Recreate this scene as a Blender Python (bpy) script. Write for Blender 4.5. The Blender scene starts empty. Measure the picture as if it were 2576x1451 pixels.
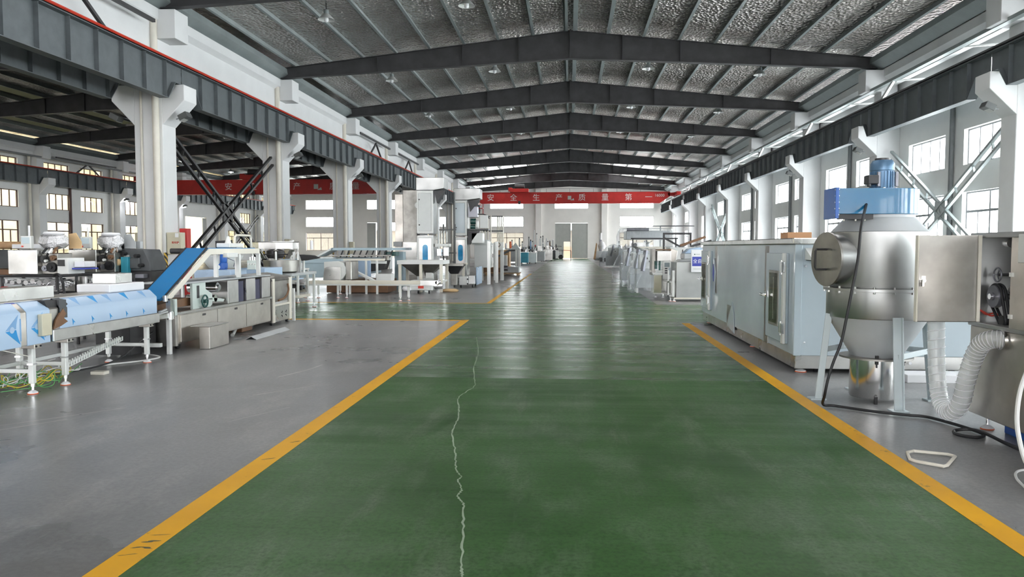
import bpy, bmesh, math, random
from mathutils import Vector, Matrix
random.seed(7)
S = bpy.context.scene
COL = S.collection
PI = math.pi

# ------------------------------------------------------------------ camera, light, exposure
cam_d = bpy.data.cameras.new('camera'); cam_d.sensor_fit = 'HORIZONTAL'; cam_d.sensor_width = 36.0
cam_d.lens = 36.0 * 1920.0 / 2576.0; cam_d.clip_start = 0.05; cam_d.clip_end = 500
cam = bpy.data.objects.new('camera', cam_d); COL.objects.link(cam)
cam.location = (0, 0, 1.412)
cam.rotation_euler = (PI / 2 - 0.0545, 0, 0.0752)
S.camera = cam

W = bpy.data.worlds.new('overcast_sky'); S.world = W; W.use_nodes = True
bg = W.node_tree.nodes['Background']
bg.inputs[0].default_value = (0.98, 0.985, 1.0, 1); bg.inputs[1].default_value = 6.0

def portal(name, loc, rot, sx, sy):
    d = bpy.data.lights.new(name, 'AREA'); d.shape = 'RECTANGLE'; d.size = sx; d.size_y = sy
    d.cycles.is_portal = True
    o = bpy.data.objects.new(name, d); COL.objects.link(o); o.location = loc; o.rotation_euler = rot
portal('daylight_portal_right', (12.62, 34, 4.1), (0, PI / 2, 0), 6.6, 120)
d = bpy.data.lights.new('passage_lamps', 'AREA'); d.shape = 'RECTANGLE'; d.size = 1.0; d.size_y = 116; d.energy = 4000; d.color = (1.0, 0.95, 0.84)
o = bpy.data.objects.new('passage_lamps', d); COL.objects.link(o); o.location = (-40.2, 34, 9.0)      # strip lights of the passage next door
portal('daylight_portal_far', (-11.6, 94.25, 4.0), (-PI / 2, 0, 0), 47, 7.0)
portal('daylight_portal_near', (-11.6, -26.35, 3.9), (PI / 2, 0, 0), 47, 7.0)

S.view_settings.view_transform = 'Standard'
S.view_settings.look = 'None'
S.view_settings.exposure = 2.2
S.view_settings.gamma = 1.0
S.view_settings.use_curve_mapping = False
S.cycles.max_bounces = 8; S.cycles.diffuse_bounces = 5; S.cycles.glossy_bounces = 4
S.cycles.transmission_bounces = 6; S.cycles.transparent_max_bounces = 12
S.cycles.sample_clamp_indirect = 8.0
S.cycles.caustics_reflective = False; S.cycles.caustics_refractive = False

# ------------------------------------------------------------------ materials
M = {}
def new_mat(name):
    m = bpy.data.materials.new(name); m.use_nodes = True
    return m, m.node_tree.nodes, m.node_tree.links, m.node_tree.nodes['Principled BSDF']
def coord(n, l, scale=(1, 1, 1), kind='Object'):
    t = n.new('ShaderNodeTexCoord'); mp = n.new('ShaderNodeMapping'); mp.inputs['Scale'].default_value = scale
    l.new(t.outputs[kind], mp.inputs['Vector']); return mp.outputs[0]
def noise(n, l, vec, scale, detail=4, rough=0.55):
    t = n.new('ShaderNodeTexNoise'); t.inputs['Scale'].default_value = scale
    t.inputs['Detail'].default_value = detail; t.inputs['Roughness'].default_value = rough
    l.new(vec, t.inputs['Vector']); return t.outputs['Fac']
def ramp(n, l, fac, stops):
    r = n.new('ShaderNodeValToRGB'); e = r.color_ramp.elements
    while len(e) < len(stops): e.new(0.5)
    for i, (p, c) in enumerate(stops):
        e[i].position = p; e[i].color = c if len(c) == 4 else (*c, 1)
    l.new(fac, r.inputs[0]); return r.outputs['Color']
def maprange(n, l, fac, a, b, c, d):
    r = n.new('ShaderNodeMapRange'); 
    for i, v in enumerate((a, b, c, d)): r.inputs[i + 1].default_value = v
    l.new(fac, r.inputs[0]); return r.outputs[0]
def bump(n, l, b, h, strength=0.2, dist=0.01):
    t = n.new('ShaderNodeBump'); t.inputs['Strength'].default_value = strength; t.inputs['Distance'].default_value = dist
    l.new(h, t.inputs['Height']); l.new(t.outputs[0], b.inputs['Normal'])
def mix(n, l, fac, a, b):
    x = n.new('ShaderNodeMix'); x.data_type = 'RGBA'
    if isinstance(fac, float): x.inputs[0].default_value = fac
    else: l.new(fac, x.inputs[0])
    for v, i in ((a, 6), (b, 7)):
        if isinstance(v, tuple): x.inputs[i].default_value = (*v, 1)
        else: l.new(v, x.inputs[i])
    return x.outputs[2]

def paint(name, c, rough=0.5, var=0.12, spec=0.5, metal=0.0, scale=3.0, coat=0.0):
    m, n, l, b = new_mat(name)
    f = noise(n, l, coord(n, l), scale, 5)
    lo = tuple(x * (1 - var) for x in c); hi = tuple(min(1, x * (1 + var)) for x in c)
    l.new(ramp(n, l, f, [(0.3, lo), (0.7, hi)]), b.inputs['Base Color'])
    l.new(maprange(n, l, f, 0.3, 0.7, max(0.02, rough - 0.06), rough + 0.06), b.inputs['Roughness'])
    b.inputs['Specular IOR Level'].default_value = spec; b.inputs['Metallic'].default_value = metal
    b.inputs['Coat Weight'].default_value = coat
    M[name] = m; return m

def steel(name, c=(0.62, 0.61, 0.59), rough=0.28, axis=2, blotch=0.25, mixm=1.0):
    """brushed stainless steel: streaks along one axis, hand marks in the gloss"""
    m, n, l, b = new_mat(name)
    sc = [60, 60, 60]; sc[axis] = 1.2
    f = noise(n, l, coord(n, l, tuple(sc)), 2.0, 3)
    g = noise(n, l, coord(n, l), 2.3, 4)
    lo = tuple(x * (1 - blotch) for x in c)
    l.new(ramp(n, l, g, [(0.35, lo), (0.65, c)]), b.inputs['Base Color'])
    l.new(maprange(n, l, g, 0.3, 0.7, rough + 0.08, rough - 0.05), b.inputs['Roughness'])
    b.inputs['Metallic'].default_value = mixm
    bump(n, l, b, f, 0.10, 0.002)
    M[name] = m; return m

paint('plaster', (0.88, 0.88, 0.87), 0.75, 0.03, 0.3, scale=1.2)
paint('plaster_end', (0.84, 0.815, 0.78), 0.75, 0.03, 0.3, scale=1.0)
paint('column_white', (0.75, 0.755, 0.76), 0.6, 0.03, 0.4, scale=1.5)
paint('charcoal_steel', (0.058, 0.057, 0.060), 0.5, 0.25, 0.4, scale=2)
paint('girder_grey', (0.115, 0.13, 0.138), 0.5, 0.15, 0.4, scale=4)
paint('galvanised', (0.32, 0.36, 0.36), 0.45, 0.12, 0.5, 0.3, scale=2)
paint('galvanised_dark', (0.10, 0.105, 0.105), 0.5, 0.2, 0.4, 0.2, scale=2)
paint('crane_red', (0.42, 0.020, 0.016), 0.5, 0.15, 0.4, scale=2)
paint('rail_red', (0.55, 0.045, 0.022), 0.45, 0.15, 0.5)
paint('letter_white', (0.62, 0.58, 0.56), 0.6, 0.05)
paint('pipe_cream', (0.74, 0.70, 0.62), 0.5, 0.05)
paint('pipe_grey', (0.20, 0.21, 0.22), 0.5, 0.15)
paint('frame_brown', (0.075, 0.03, 0.025), 0.5, 0.2)
paint('frame_grey', (0.20, 0.21, 0.22), 0.5, 0.1)
paint('door_grey', (0.42, 0.43, 0.41), 0.6, 0.05)
paint('cream_wall', (0.80, 0.74, 0.57), 0.8, 0.02, scale=0.6)
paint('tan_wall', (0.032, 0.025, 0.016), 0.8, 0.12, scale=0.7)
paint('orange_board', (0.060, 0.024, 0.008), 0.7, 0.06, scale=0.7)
paint('outside_concrete', (0.40, 0.39, 0.37), 0.8, 0.1, scale=0.5)
paint('oven_grey', (0.47, 0.55, 0.60), 0.22, 0.06, 0.6, scale=0.9, coat=0.3)
paint('film_blue', (0.42, 0.56, 0.74), 0.30, 0.04, 0.5, scale=1.2)
paint('film_print', (0.03, 0.30, 0.68), 0.35, 0.08)
paint('film_print_pale', (0.22, 0.42, 0.70), 0.35, 0.08)
paint('belt_blue', (0.003, 0.19, 0.48), 0.45, 0.06, 0.4)
paint('machine_blue', (0.02, 0.11, 0.42), 0.35, 0.15, 0.5)
paint('blower_blue', (0.006, 0.145, 0.31), 0.22, 0.06, 0.5, scale=1.5, coat=0.25)
paint('motor_blue', (0.10, 0.20, 0.33), 0.35, 0.15, 0.6, 0.3)
paint('acrylic_blue', (0.0, 0.30, 0.62), 0.15, 0.25, 0.6, scale=6)
paint('rubber_black', (0.012, 0.012, 0.014), 0.5, 0.2, 0.4)
paint('dark_iron', (0.035, 0.034, 0.036), 0.45, 0.3, 0.5, 0.2)
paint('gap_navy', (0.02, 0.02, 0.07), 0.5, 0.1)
paint('machine_dark', (0.085, 0.09, 0.095), 0.5, 0.25, 0.4)
paint('machine_white', (0.78, 0.79, 0.77), 0.4, 0.05)
paint('machine_mint', (0.62, 0.70, 0.66), 0.4, 0.05)
paint('machine_grey', (0.48, 0.50, 0.51), 0.4, 0.08)
paint('machine_paleblue', (0.40, 0.52, 0.58), 0.35, 0.08)
paint('leg_grey', (0.55, 0.62, 0.64), 0.4, 0.06)
paint('alu_white', (0.74, 0.75, 0.73), 0.35, 0.05, 0.5, 0.25)
paint('rail_cream', (0.80, 0.76, 0.66), 0.4, 0.05)
paint('foam_white', (0.86, 0.86, 0.88), 0.8, 0.03)
paint('box_beige', (0.62, 0.58, 0.44), 0.5, 0.06)
paint('cardboard', (0.62, 0.34, 0.18), 0.8, 0.08)
paint('wood', (0.48, 0.30, 0.16), 0.7, 0.2, scale=6)
paint('brown_belt', (0.20, 0.105, 0.055), 0.6, 0.25)
paint('teal', (0.03, 0.28, 0.38), 0.45, 0.15)
paint('orange_pad', (0.75, 0.13, 0.03), 0.5, 0.1)
paint('red_paint', (0.55, 0.03, 0.03), 0.45, 0.1)
paint('wire_green', (0.12, 0.36, 0.12), 0.5, 0.2)
paint('wire_yellow', (0.65, 0.52, 0.06), 0.5, 0.2)
paint('wire_white', (0.80, 0.80, 0.78), 0.5, 0.05)
paint('wire_red', (0.65, 0.06, 0.04), 0.5, 0.1)
paint('pulley_grey', (0.22, 0.22, 0.25), 0.35, 0.15, 0.5, 0.5)
paint('mint_enamel', (0.02, 0.09, 0.08), 0.3, 0.2)
paint('sack', (0.75, 0.52, 0.28), 0.8, 0.15)
paint('screen', (0.20, 0.25, 0.27), 0.15, 0.1, 0.6)
paint('sign_blue', (0.05, 0.07, 0.42), 0.4, 0.04)
paint('panel_pearl', (0.66, 0.68, 0.67), 0.35, 0.04)
steel('steel_v', rough=0.30, axis=2)
steel('steel_h', rough=0.30, axis=1)
steel('steel_x', rough=0.30, axis=0)
steel('steel_warm', (0.60, 0.565, 0.52), 0.36, 1)
steel('steel_satin', (0.44, 0.445, 0.44), 0.40, 2, 0.12)
steel('steel_bright', (0.80, 0.80, 0.80), 0.14, 2, 0.1)
steel('steel_mirror', (0.72, 0.71, 0.68), 0.09, 2, 0.1)
steel('steel_dull', (0.40, 0.385, 0.36), 0.42, 2, 0.35)
steel('chrome', (0.85, 0.85, 0.86), 0.08, 0, 0.02)

# foil faced roof insulation: quilted reflective sheet
m, n, l, b = new_mat('roof_foil')
v = coord(n, l)
q = n.new('ShaderNodeTexVoronoi'); q.inputs['Scale'].default_value = 9.0; l.new(coord(n, l, (1, 0.8, 1)), q.inputs['Vector'])
nz = noise(n, l, v, 3.0, 6, 0.65)
ad = n.new('ShaderNodeMath'); ad.operation = 'ADD'; l.new(q.outputs['Distance'], ad.inputs[0]); l.new(nz, ad.inputs[1])
bump(n, l, b, ad.outputs[0], 0.9, 0.10)
big = noise(n, l, v, 0.5, 3)
l.new(ramp(n, l, big, [(0.3, (0.55, 0.50, 0.46)), (0.7, (0.88, 0.85, 0.82))]), b.inputs['Base Color'])
b.inputs['Metallic'].default_value = 0.95; b.inputs['Roughness'].default_value = 0.24
M['roof_foil'] = m

# roof light sheets let the sky through; those of the darker bay are grimy
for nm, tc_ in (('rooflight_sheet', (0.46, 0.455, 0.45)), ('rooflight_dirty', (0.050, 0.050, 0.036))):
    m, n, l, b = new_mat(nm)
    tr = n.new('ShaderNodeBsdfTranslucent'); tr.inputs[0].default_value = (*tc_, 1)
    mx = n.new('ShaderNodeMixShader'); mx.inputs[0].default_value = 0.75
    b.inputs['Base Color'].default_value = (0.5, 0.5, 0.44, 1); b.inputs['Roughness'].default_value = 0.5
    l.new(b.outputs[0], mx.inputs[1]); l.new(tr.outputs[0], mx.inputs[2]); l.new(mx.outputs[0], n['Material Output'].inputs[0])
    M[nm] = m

def glass(name, tint, refl=0.10, rough=0.02):
    m, n, l, b = new_mat(name)
    t = n.new('ShaderNodeBsdfTransparent'); t.inputs[0].default_value = (*tint, 1)
    g = n.new('ShaderNodeBsdfGlossy'); g.inputs['Roughness'].default_value = rough
    lw = n.new('ShaderNodeLayerWeight'); lw.inputs[0].default_value = 0.25
    mr = n.new('ShaderNodeMapRange'); mr.inputs[3].default_value = refl * 0.5; mr.inputs[4].default_value = min(1, refl * 5)
    l.new(lw.outputs['Fresnel'], mr.inputs[0])
    x = n.new('ShaderNodeMixShader'); l.new(mr.outputs[0], x.inputs[0]); l.new(t.outputs[0], x.inputs[1]); l.new(g.outputs[0], x.inputs[2])
    l.new(x.outputs[0], n['Material Output'].inputs[0]); M[name] = m
glass('window_glass', (0.93, 0.96, 0.96))
glass('door_glass', (0.75, 0.78, 0.70), 0.14)

# thin clear sheeting: mostly see-through, milky where it creases
m, n, l, b = new_mat('clear_wrap')
t = n.new('ShaderNodeBsdfTransparent'); t.inputs[0].default_value = (0.95, 0.96, 0.97, 1)
b.inputs['Base Color'].default_value = (0.80, 0.82, 0.84, 1); b.inputs['Roughness'].default_value = 0.12
f = noise(n, l, coord(n, l, (1, 1, 0.45)), 4, 6, 0.7); bump(n, l, b, f, 0.8, 0.06)
lw = n.new('ShaderNodeLayerWeight'); lw.inputs[0].default_value = 0.35
ad = n.new('ShaderNodeMath'); ad.operation = 'ADD'; l.new(maprange(n, l, f, 0.45, 0.68, 0.04, 0.30), ad.inputs[0]); l.new(maprange(n, l, lw.outputs['Facing'], 0.3, 1.0, 0.0, 0.35), ad.inputs[1])
x = n.new('ShaderNodeMixShader'); l.new(ad.outputs[0], x.inputs[0])
l.new(t.outputs[0], x.inputs[1]); l.new(b.outputs[0], x.inputs[2]); l.new(x.outputs[0], n['Material Output'].inputs[0])
M['clear_wrap'] = m
m, n, l, b = new_mat('hose_film')
t = n.new('ShaderNodeBsdfTransparent'); t.inputs[0].default_value = (0.96, 0.97, 0.97, 1)
b.inputs['Base Color'].default_value = (0.78, 0.79, 0.78, 1); b.inputs['Roughness'].default_value = 0.15
x = n.new('ShaderNodeMixShader'); x.inputs[0].default_value = 0.5
l.new(t.outputs[0], x.inputs[1]); l.new(b.outputs[0], x.inputs[2]); l.new(x.outputs[0], n['Material Output'].inputs[0])
M['hose_film'] = m
m, n, l, b = new_mat('foil_wrap')
f = noise(n, l, coord(n, l), 6, 5, 0.7); bump(n, l, b, f, 1.0, 0.08)
b.inputs['Base Color'].default_value = (0.78, 0.78, 0.80, 1); b.inputs['Metallic'].default_value = 0.6; b.inputs['Roughness'].default_value = 0.2
M['foil_wrap'] = m

# power floated concrete, polished by traffic, with pale scuffs, brown stains and grain
m, n, l, b = new_mat('concrete_floor')
v = coord(n, l)
f1 = noise(n, l, v, 0.45, 5, 0.6); f2 = noise(n, l, coord(n, l, (1, 0.45, 1)), 2.4, 6, 0.65); f3 = noise(n, l, v, 34, 3, 0.7); f4 = noise(n, l, coord(n, l, (0.8, 1.3, 1)), 0.9, 5, 0.6)
base = ramp(n, l, f1, [(0.34, (0.18, 0.18, 0.18)), (0.5, (0.262, 0.263, 0.266)), (0.68, (0.34, 0.34, 0.342))])
c2 = mix(n, l, maprange(n, l, f2, 0.50, 0.70, 0.0, 0.7), base, (0.42, 0.41, 0.40))
c3 = mix(n, l, maprange(n, l, f4, 0.55, 0.75, 0.0, 0.5), c2, (0.17, 0.155, 0.14))
c4 = mix(n, l, maprange(n, l, f3, 0.35, 0.7, 0.0, 0.45), c3, (0.13, 0.13, 0.13))
l.new(c4, b.inputs['Base Color'])
l.new(maprange(n, l, f1, 0.3, 0.75, 0.24, 0.38), b.inputs['Roughness'])
b.inputs['Specular IOR Level'].default_value = 0.32
bump(n, l, b, noise(n, l, coord(n, l, (0.6, 1.4, 1)), 2.2, 2), 0.08, 0.012)
M['concrete_floor'] = m
# green epoxy coating: worn dull near the camera, still polished farther on
for nm, r0_, r1_, sp_, bs in (('green_epoxy', 0.23, 0.34, 0.28, 0.10), ('green_epoxy_worn', 0.36, 0.50, 0.25, 0.05)):
    m, n, l, b = new_mat(nm)
    v = coord(n, l)
    f1 = noise(n, l, v, 0.75, 5, 0.6); f2 = noise(n, l, coord(n, l, (1.5, 0.6, 1)), 1.9, 6, 0.68); f3 = noise(n, l, v, 38, 3, 0.7); f4 = noise(n, l, coord(n, l, (3.5, 0.5, 1)), 1.1, 6, 0.7)
    base = ramp(n, l, f1, [(0.36, (0.018, 0.074, 0.011)), (0.5, (0.034, 0.107, 0.022)), (0.64, (0.048, 0.132, 0.035))])
    c2 = mix(n, l, maprange(n, l, f2, 0.48, 0.70, 0.0, 0.8), base, (0.12, 0.18, 0.105))
    c3 = mix(n, l, maprange(n, l, f4, 0.56, 0.72, 0.0, 0.7), c2, (0.15, 0.19, 0.13))
    c4 = mix(n, l, maprange(n, l, f3, 0.42, 0.66, 0.0, 0.65), c3, (0.012, 0.045, 0.008))
    l.new(c4, b.inputs['Base Color'])
    st = noise(n, l, coord(n, l, (0.12, 1.6, 1)), 1.8, 5, 0.6)
    l.new(maprange(n, l, st, 0.35, 0.65, r0_, r1_), b.inputs['Roughness'])
    b.inputs['Specular IOR Level'].default_value = sp_
    bump(n, l, b, noise(n, l, coord(n, l, (0.25, 2.2, 1)), 1.6, 3), bs, 0.012)
    M[nm] = m
# yellow marking paint with scuffs
m, n, l, b = new_mat('marking_yellow')
v = coord(n, l)
f2 = noise(n, l, coord(n, l, (1, 0.6, 1)), 7, 6, 0.7)
base = ramp(n, l, noise(n, l, v, 1.5, 4), [(0.3, (0.74, 0.36, 0.005)), (0.7, (0.88, 0.45, 0.005))])
l.new(mix(n, l, maprange(n, l, f2, 0.62, 0.70, 0.0, 0.7), base, (0.22, 0.14, 0.04)), b.inputs['Base Color'])
b.inputs['Roughness'].default_value = 0.45; b.inputs['Specular IOR Level'].default_value = 0.2
M['marking_yellow'] = m
# black and yellow hazard stripes
m, n, l, b = new_mat('hazard_stripe')
sx = n.new('ShaderNodeSeparateXYZ'); t = n.new('ShaderNodeTexCoord'); l.new(t.outputs['Object'], sx.inputs[0])
a1 = n.new('ShaderNodeMath'); a1.operation = 'ADD'; l.new(sx.outputs[0], a1.inputs[0]); l.new(sx.outputs[1], a1.inputs[1])
a2 = n.new('ShaderNodeMath'); a2.operation = 'ADD'; l.new(a1.outputs[0], a2.inputs[0]); l.new(sx.outputs[2], a2.inputs[1])
a3 = n.new('ShaderNodeMath'); a3.operation = 'MULTIPLY'; a3.inputs[1].default_value = 6.5; l.new(a2.outputs[0], a3.inputs[0])
a4 = n.new('ShaderNodeMath'); a4.operation = 'FRACT'; l.new(a3.outputs[0], a4.inputs[0])
a5 = n.new('ShaderNodeMath'); a5.operation = 'GREATER_THAN'; a5.inputs[1].default_value = 0.5; l.new(a4.outputs[0], a5.inputs[0])
l.new(mix(n, l, a5.outputs[0], (0.015, 0.014, 0.014), (0.62, 0.40, 0.05)), b.inputs['Base Color']); M['hazard_stripe'] = m

def lamp_mat(name, c, e):
    m, n, l, b = new_mat(name)
    b.inputs['Emission Color'].default_value = (*c, 1); b.inputs['Emission Strength'].default_value = e
    b.inputs['Base Color'].default_value = (*c, 1); M[name] = m
lamp_mat('led_lit', (0.95, 0.97, 1.0), 40.0)
lamp_mat('lamp_inside', (0.9, 0.9, 0.88), 0.0)
lamp_mat('screen_lit', (0.35, 0.42, 0.45), 0.15)

# ------------------------------------------------------------------ geometry helpers
OFF = Vector((0, 0, 0))
def at(x=0, y=0, z=0):
    global OFF
    OFF = Vector((x, y, z))

class MB:
    def __init__(s): s.v = []; s.f = []
    def add(s, vs, fs):
        k = len(s.v); s.v += [tuple(Vector(p) + OFF) for p in vs]; s.f += [tuple(i + k for i in f) for f in fs]; return s
    def bx(s, x0, x1, y0, y1, z0, z1):
        return s.add([(x0, y0, z0), (x1, y0, z0), (x1, y1, z0), (x0, y1, z0), (x0, y0, z1), (x1, y0, z1), (x1, y1, z1), (x0, y1, z1)],
                     [(0, 3, 2, 1), (4, 5, 6, 7), (0, 1, 5, 4), (1, 2, 6, 5), (2, 3, 7, 6), (3, 0, 4, 7)])
    def bar(s, p0, p1, w, h, up=(0, 0, 1)):
        p0, p1 = Vector(p0), Vector(p1); d = (p1 - p0).normalized(); u = Vector(up)
        a = d.cross(u)
        if a.length < 1e-4: a = d.cross(Vector((1, 0, 0)))
        a.normalize(); c = a.cross(d).normalized(); a *= w / 2; c *= h / 2
        return s.add([p0 - a - c, p0 + a - c, p0 + a + c, p0 - a + c, p1 - a - c, p1 + a - c, p1 + a + c, p1 - a + c],
                     [(0, 1, 2, 3), (4, 7, 6, 5), (0, 4, 5, 1), (1, 5, 6, 2), (2, 6, 7, 3), (3, 7, 4, 0)])
    def cyl(s, p0, p1, r0, r1=None, n=16):
        r1 = r0 if r1 is None else r1
        p0, p1 = Vector(p0), Vector(p1); d = (p1 - p0).normalized()
        a = d.orthogonal().normalized(); c = d.cross(a)
        vs = []
        for p, r in ((p0, r0), (p1, r1)):
            vs += [p + (a * math.cos(2 * PI * i / n) + c * math.sin(2 * PI * i / n)) * r for i in range(n)]
        fs = [(i, (i + 1) % n, n + (i + 1) % n, n + i) for i in range(n)]
        fs += [tuple(range(n))[::-1], tuple(range(n, 2 * n))]
        return s.add(vs, fs)
    def lathe(s, prof, c=(0, 0), n=32, closed=False):
        vs = [(c[0] + r * math.cos(2 * PI * i / n), c[1] + r * math.sin(2 * PI * i / n), z) for r, z in prof for i in range(n)]
        fs = []
        m_ = len(prof)
        for j in range(m_ - 1 + (1 if closed else 0)):
            j2 = (j + 1) % m_
            fs += [(j * n + i, j * n + (i + 1) % n, j2 * n + (i + 1) % n, j2 * n + i) for i in range(n)]
        if not closed: fs += [tuple(range(n))[::-1], tuple(range((m_ - 1) * n, m_ * n))]
        return s.add(vs, fs)
    def prism(s, poly, axis, a, b):
        """polygon in the two other axes (in x,y,z order), extruded along axis from a to b"""
        def P(u, v, w):
            return {'x': (w, u, v), 'y': (u, w, v), 'z': (u, v, w)}[axis]
        k = len(poly)
        vs = [P(u, v, a) for u, v in poly] + [P(u, v, b) for u, v in poly]
        fs = [tuple(range(k))[::-1], tuple(range(k, 2 * k))] + [(i, (i + 1) % k, k + (i + 1) % k, k + i) for i in range(k)]
        return s.add(vs, fs)
    def tube(s, pts, r, n=8, closed=False, caps=True):
        pts = [Vector(p) for p in pts]; N = len(pts); vs = []; prev = None
        for i, p in enumerate(pts):
            if closed: d = pts[(i + 1) % N] - pts[i - 1]
            else: d = pts[min(i + 1, N - 1)] - pts[max(i - 1, 0)]
            d.normalize()
            a = d.orthogonal() if prev is None else prev - d * prev.dot(d)
            if a.length < 1e-5: a = d.orthogonal()
            a.normalize(); prev = a; c = d.cross(a)
            rr = r[i] if isinstance(r, (list, tuple)) else r
            vs += [p + (a * math.cos(2 * PI * j / n) + c * math.sin(2 * PI * j / n)) * rr for j in range(n)]
        fs = []
        for i in range(N if closed else N - 1):
            k = (i + 1) % N
            fs += [(i * n + j, i * n + (j + 1) % n, k * n + (j + 1) % n, k * n + j) for j in range(n)]
        if not closed and caps: fs += [tuple(range(n))[::-1], tuple(range((N - 1) * n, N * n))]
        return s.add(vs, fs)
    def ring(s, c, axis, R, r, n=24, k=8):
        ax = Vector(axis).normalized(); a = ax.orthogonal().normalized(); b_ = ax.cross(a); c = Vector(c)
        return s.tube([c + (a * math.cos(2 * PI * i / n) + b_ * math.sin(2 * PI * i / n)) * R for i in range(n)], r, k, True)

def spline(pts, k=8):
    """Catmull-Rom through the points"""
    P = [Vector(p) for p in pts]; P = [P[0] * 2 - P[1]] + P + [P[-1] * 2 - P[-2]]; out = []
    for i in range(1, len(P) - 2):
        a, b, c, d = P[i - 1:i + 3]
        for t in range(k):
            t /= k
            out.append(0.5 * ((2 * b) + (c - a) * t + (2 * a - 5 * b + 4 * c - d) * t * t + (3 * b - a - 3 * c + d) * t ** 3))
    out.append(P[-2]); return out

def root_loc(p):
    v = Vector((0, 0, 0))
    while p is not None: v += p.location; p = p.parent
    return v
def part(name, mb, mat, parent=None, bev=0.0, smooth=True, label=None, kind=None, seg=1):
    me = bpy.data.meshes.new(name); o_ = root_loc(parent)
    me.from_pydata([tuple(Vector(v) - o_) for v in mb.v], [], mb.f)
    bm = bmesh.new(); bm.from_mesh(me)
    bmesh.ops.recalc_face_normals(bm, faces=bm.faces)
    if bev:
        es = [e for e in bm.edges if len(e.link_faces) == 2 and e.calc_face_angle() > 0.6]
        bmesh.ops.bevel(bm, geom=es, offset=bev, segments=seg, affect='EDGES', clamp_overlap=True)
    bm.to_mesh(me); bm.free()
    if smooth:
        me.polygons.foreach_set('use_smooth', [True] * len(me.polygons)); me.set_sharp_from_angle(angle=0.6)
    me.materials.append(M[mat] if isinstance(mat, str) else mat)
    o = bpy.data.objects.new(name, me); COL.objects.link(o)
    if parent is not None: o.parent = parent
    if label: o['label'] = label
    if kind: o['kind'] = kind
    return o
def thing(name, label=None, cat=None, loc=(0, 0, 0), group=None, kind=None):
    o = bpy.data.objects.new(name, None); COL.objects.link(o); o.location = Vector(loc) + OFF; o.empty_display_size = 0.2
    return tag(o, label, cat, group, kind)
def tag(o, label=None, cat=None, group=None, kind=None):
    if label: o['label'] = label
    if cat: o['category'] = cat
    if group: o['group'] = group
    if kind: o['kind'] = kind
    return o
def recentre(o):
    """put the origin of a one-mesh thing at the centre of its base"""
    vs = o.data.vertices; xs = [v.co.x for v in vs]; ys = [v.co.y for v in vs]; zs = [v.co.z for v in vs]
    c = Vector(((min(xs) + max(xs)) / 2, (min(ys) + max(ys)) / 2, min(zs)))
    o.data.transform(Matrix.Translation(-c)); o.location = o.location + c; return o
def bxp(t, name, mat, x0, x1, y0, y1, z0, z1, bev=0.004, **k): return part(name, MB().bx(x0, x1, y0, y1, z0, z1), mat, t, bev, **k)
def cyp(t, name, mat, p0, p1, r, r1=None, n=16, **k): return part(name, MB().cyl(p0, p1, r, r1, n), mat, t, **k)
def tup(t, name, mat, pts, r, n=8, **k): return part(name, MB().tube(pts, r, n), mat, t, **k)
def brp(t, name, mat, p0, p1, w, h, **k): return part(name, MB().bar(p0, p1, w, h), mat, t, **k)
def copy_tree(o, parent=None):
    c = o.copy(); COL.objects.link(c)
    if parent is not None: c.parent = parent
    for ch in list(o.children): copy_tree(ch, c)
    return c
def text(t, name, s, mat, loc, rot, size, depth=0.003, align='CENTER'):
    cu = bpy.data.curves.new(name, 'FONT'); cu.body = s; cu.size = size; cu.extrude = depth; cu.align_x = align; cu.align_y = 'CENTER'
    o = bpy.data.objects.new(name, cu); COL.objects.link(o)
    dg = bpy.context.evaluated_depsgraph_get(); dg.update()
    me = bpy.data.meshes.new_from_object(o.evaluated_get(dg)); bpy.data.objects.remove(o)
    me.materials.clear(); me.materials.append(M[mat])
    n_ = bpy.data.objects.new(name, me); COL.objects.link(n_)
    n_.location = Vector(loc) + OFF - root_loc(t); n_.rotation_euler = rot
    if t is not None: n_.parent = t
    return n_

def placed(name, mb, mat, parent, loc, rot=(0, 0, 0)):
    """a part built about its own origin, then turned and put at a world point"""
    o = part(name, mb, mat, None); o.parent = parent
    o.location = Vector(loc) + OFF - root_loc(parent); o.rotation_euler = rot; return o
# ------------------------------------------------------------------ the building: two bays side by side
YC = [12.16 + 9 * i for i in range(-1, 9)]          # column lines 3.16 ... 84.16
XR, XL, XM = 12.3, -35.5, -11.8                      # window wall, far window wall, column row between the bays
Y0, Y1 = -26.0, 93.9
APEX_L = -23.65

def struct(name, mb, mat, parent=None, bev=0.0, **k):
    o = part(name, mb, mat, parent, bev, **k)
    if parent is None: o['kind'] = 'structure'
    return o

floor = struct('floor', MB().bx(XL - 0.3, XR + 0.3, Y0 - 0.3, Y1 + 0.3, -0.2, 0), 'concrete_floor')
part('aisle_coating', MB().bx(-2.0, 2.14, 8.12, Y1 - 0.1, 0, 0.0015), 'green_epoxy', floor)
part('aisle_coating', MB().bx(-2.0, 2.14, Y0, 8.12, 0, 0.0015), 'green_epoxy_worn', floor)
part('aisle_coating', MB().bx(XM - 8, -2.0, 14.55, 18.9, 0, 0.0015), 'green_epoxy', floor)
part('aisle_coating', MB().bx(2.14, 11.4, 14.2, 18.9, 0, 0.0015), 'green_epoxy', floor)
for x0, x1, y0, y1 in ((-2.076, -1.924, Y0, 14.6), (2.07, 2.214, Y0, 14.25), (-2.076, -1.96, 18.95, 40),
                       (XM - 8, -2.0, 14.46, 14.58), (XM - 8, -2.0, 18.9, 19.0)):
    part('marking_line', MB().bx(x0, x1, y0, y1, 0, 0.003), 'marking_yellow', floor)
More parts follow.
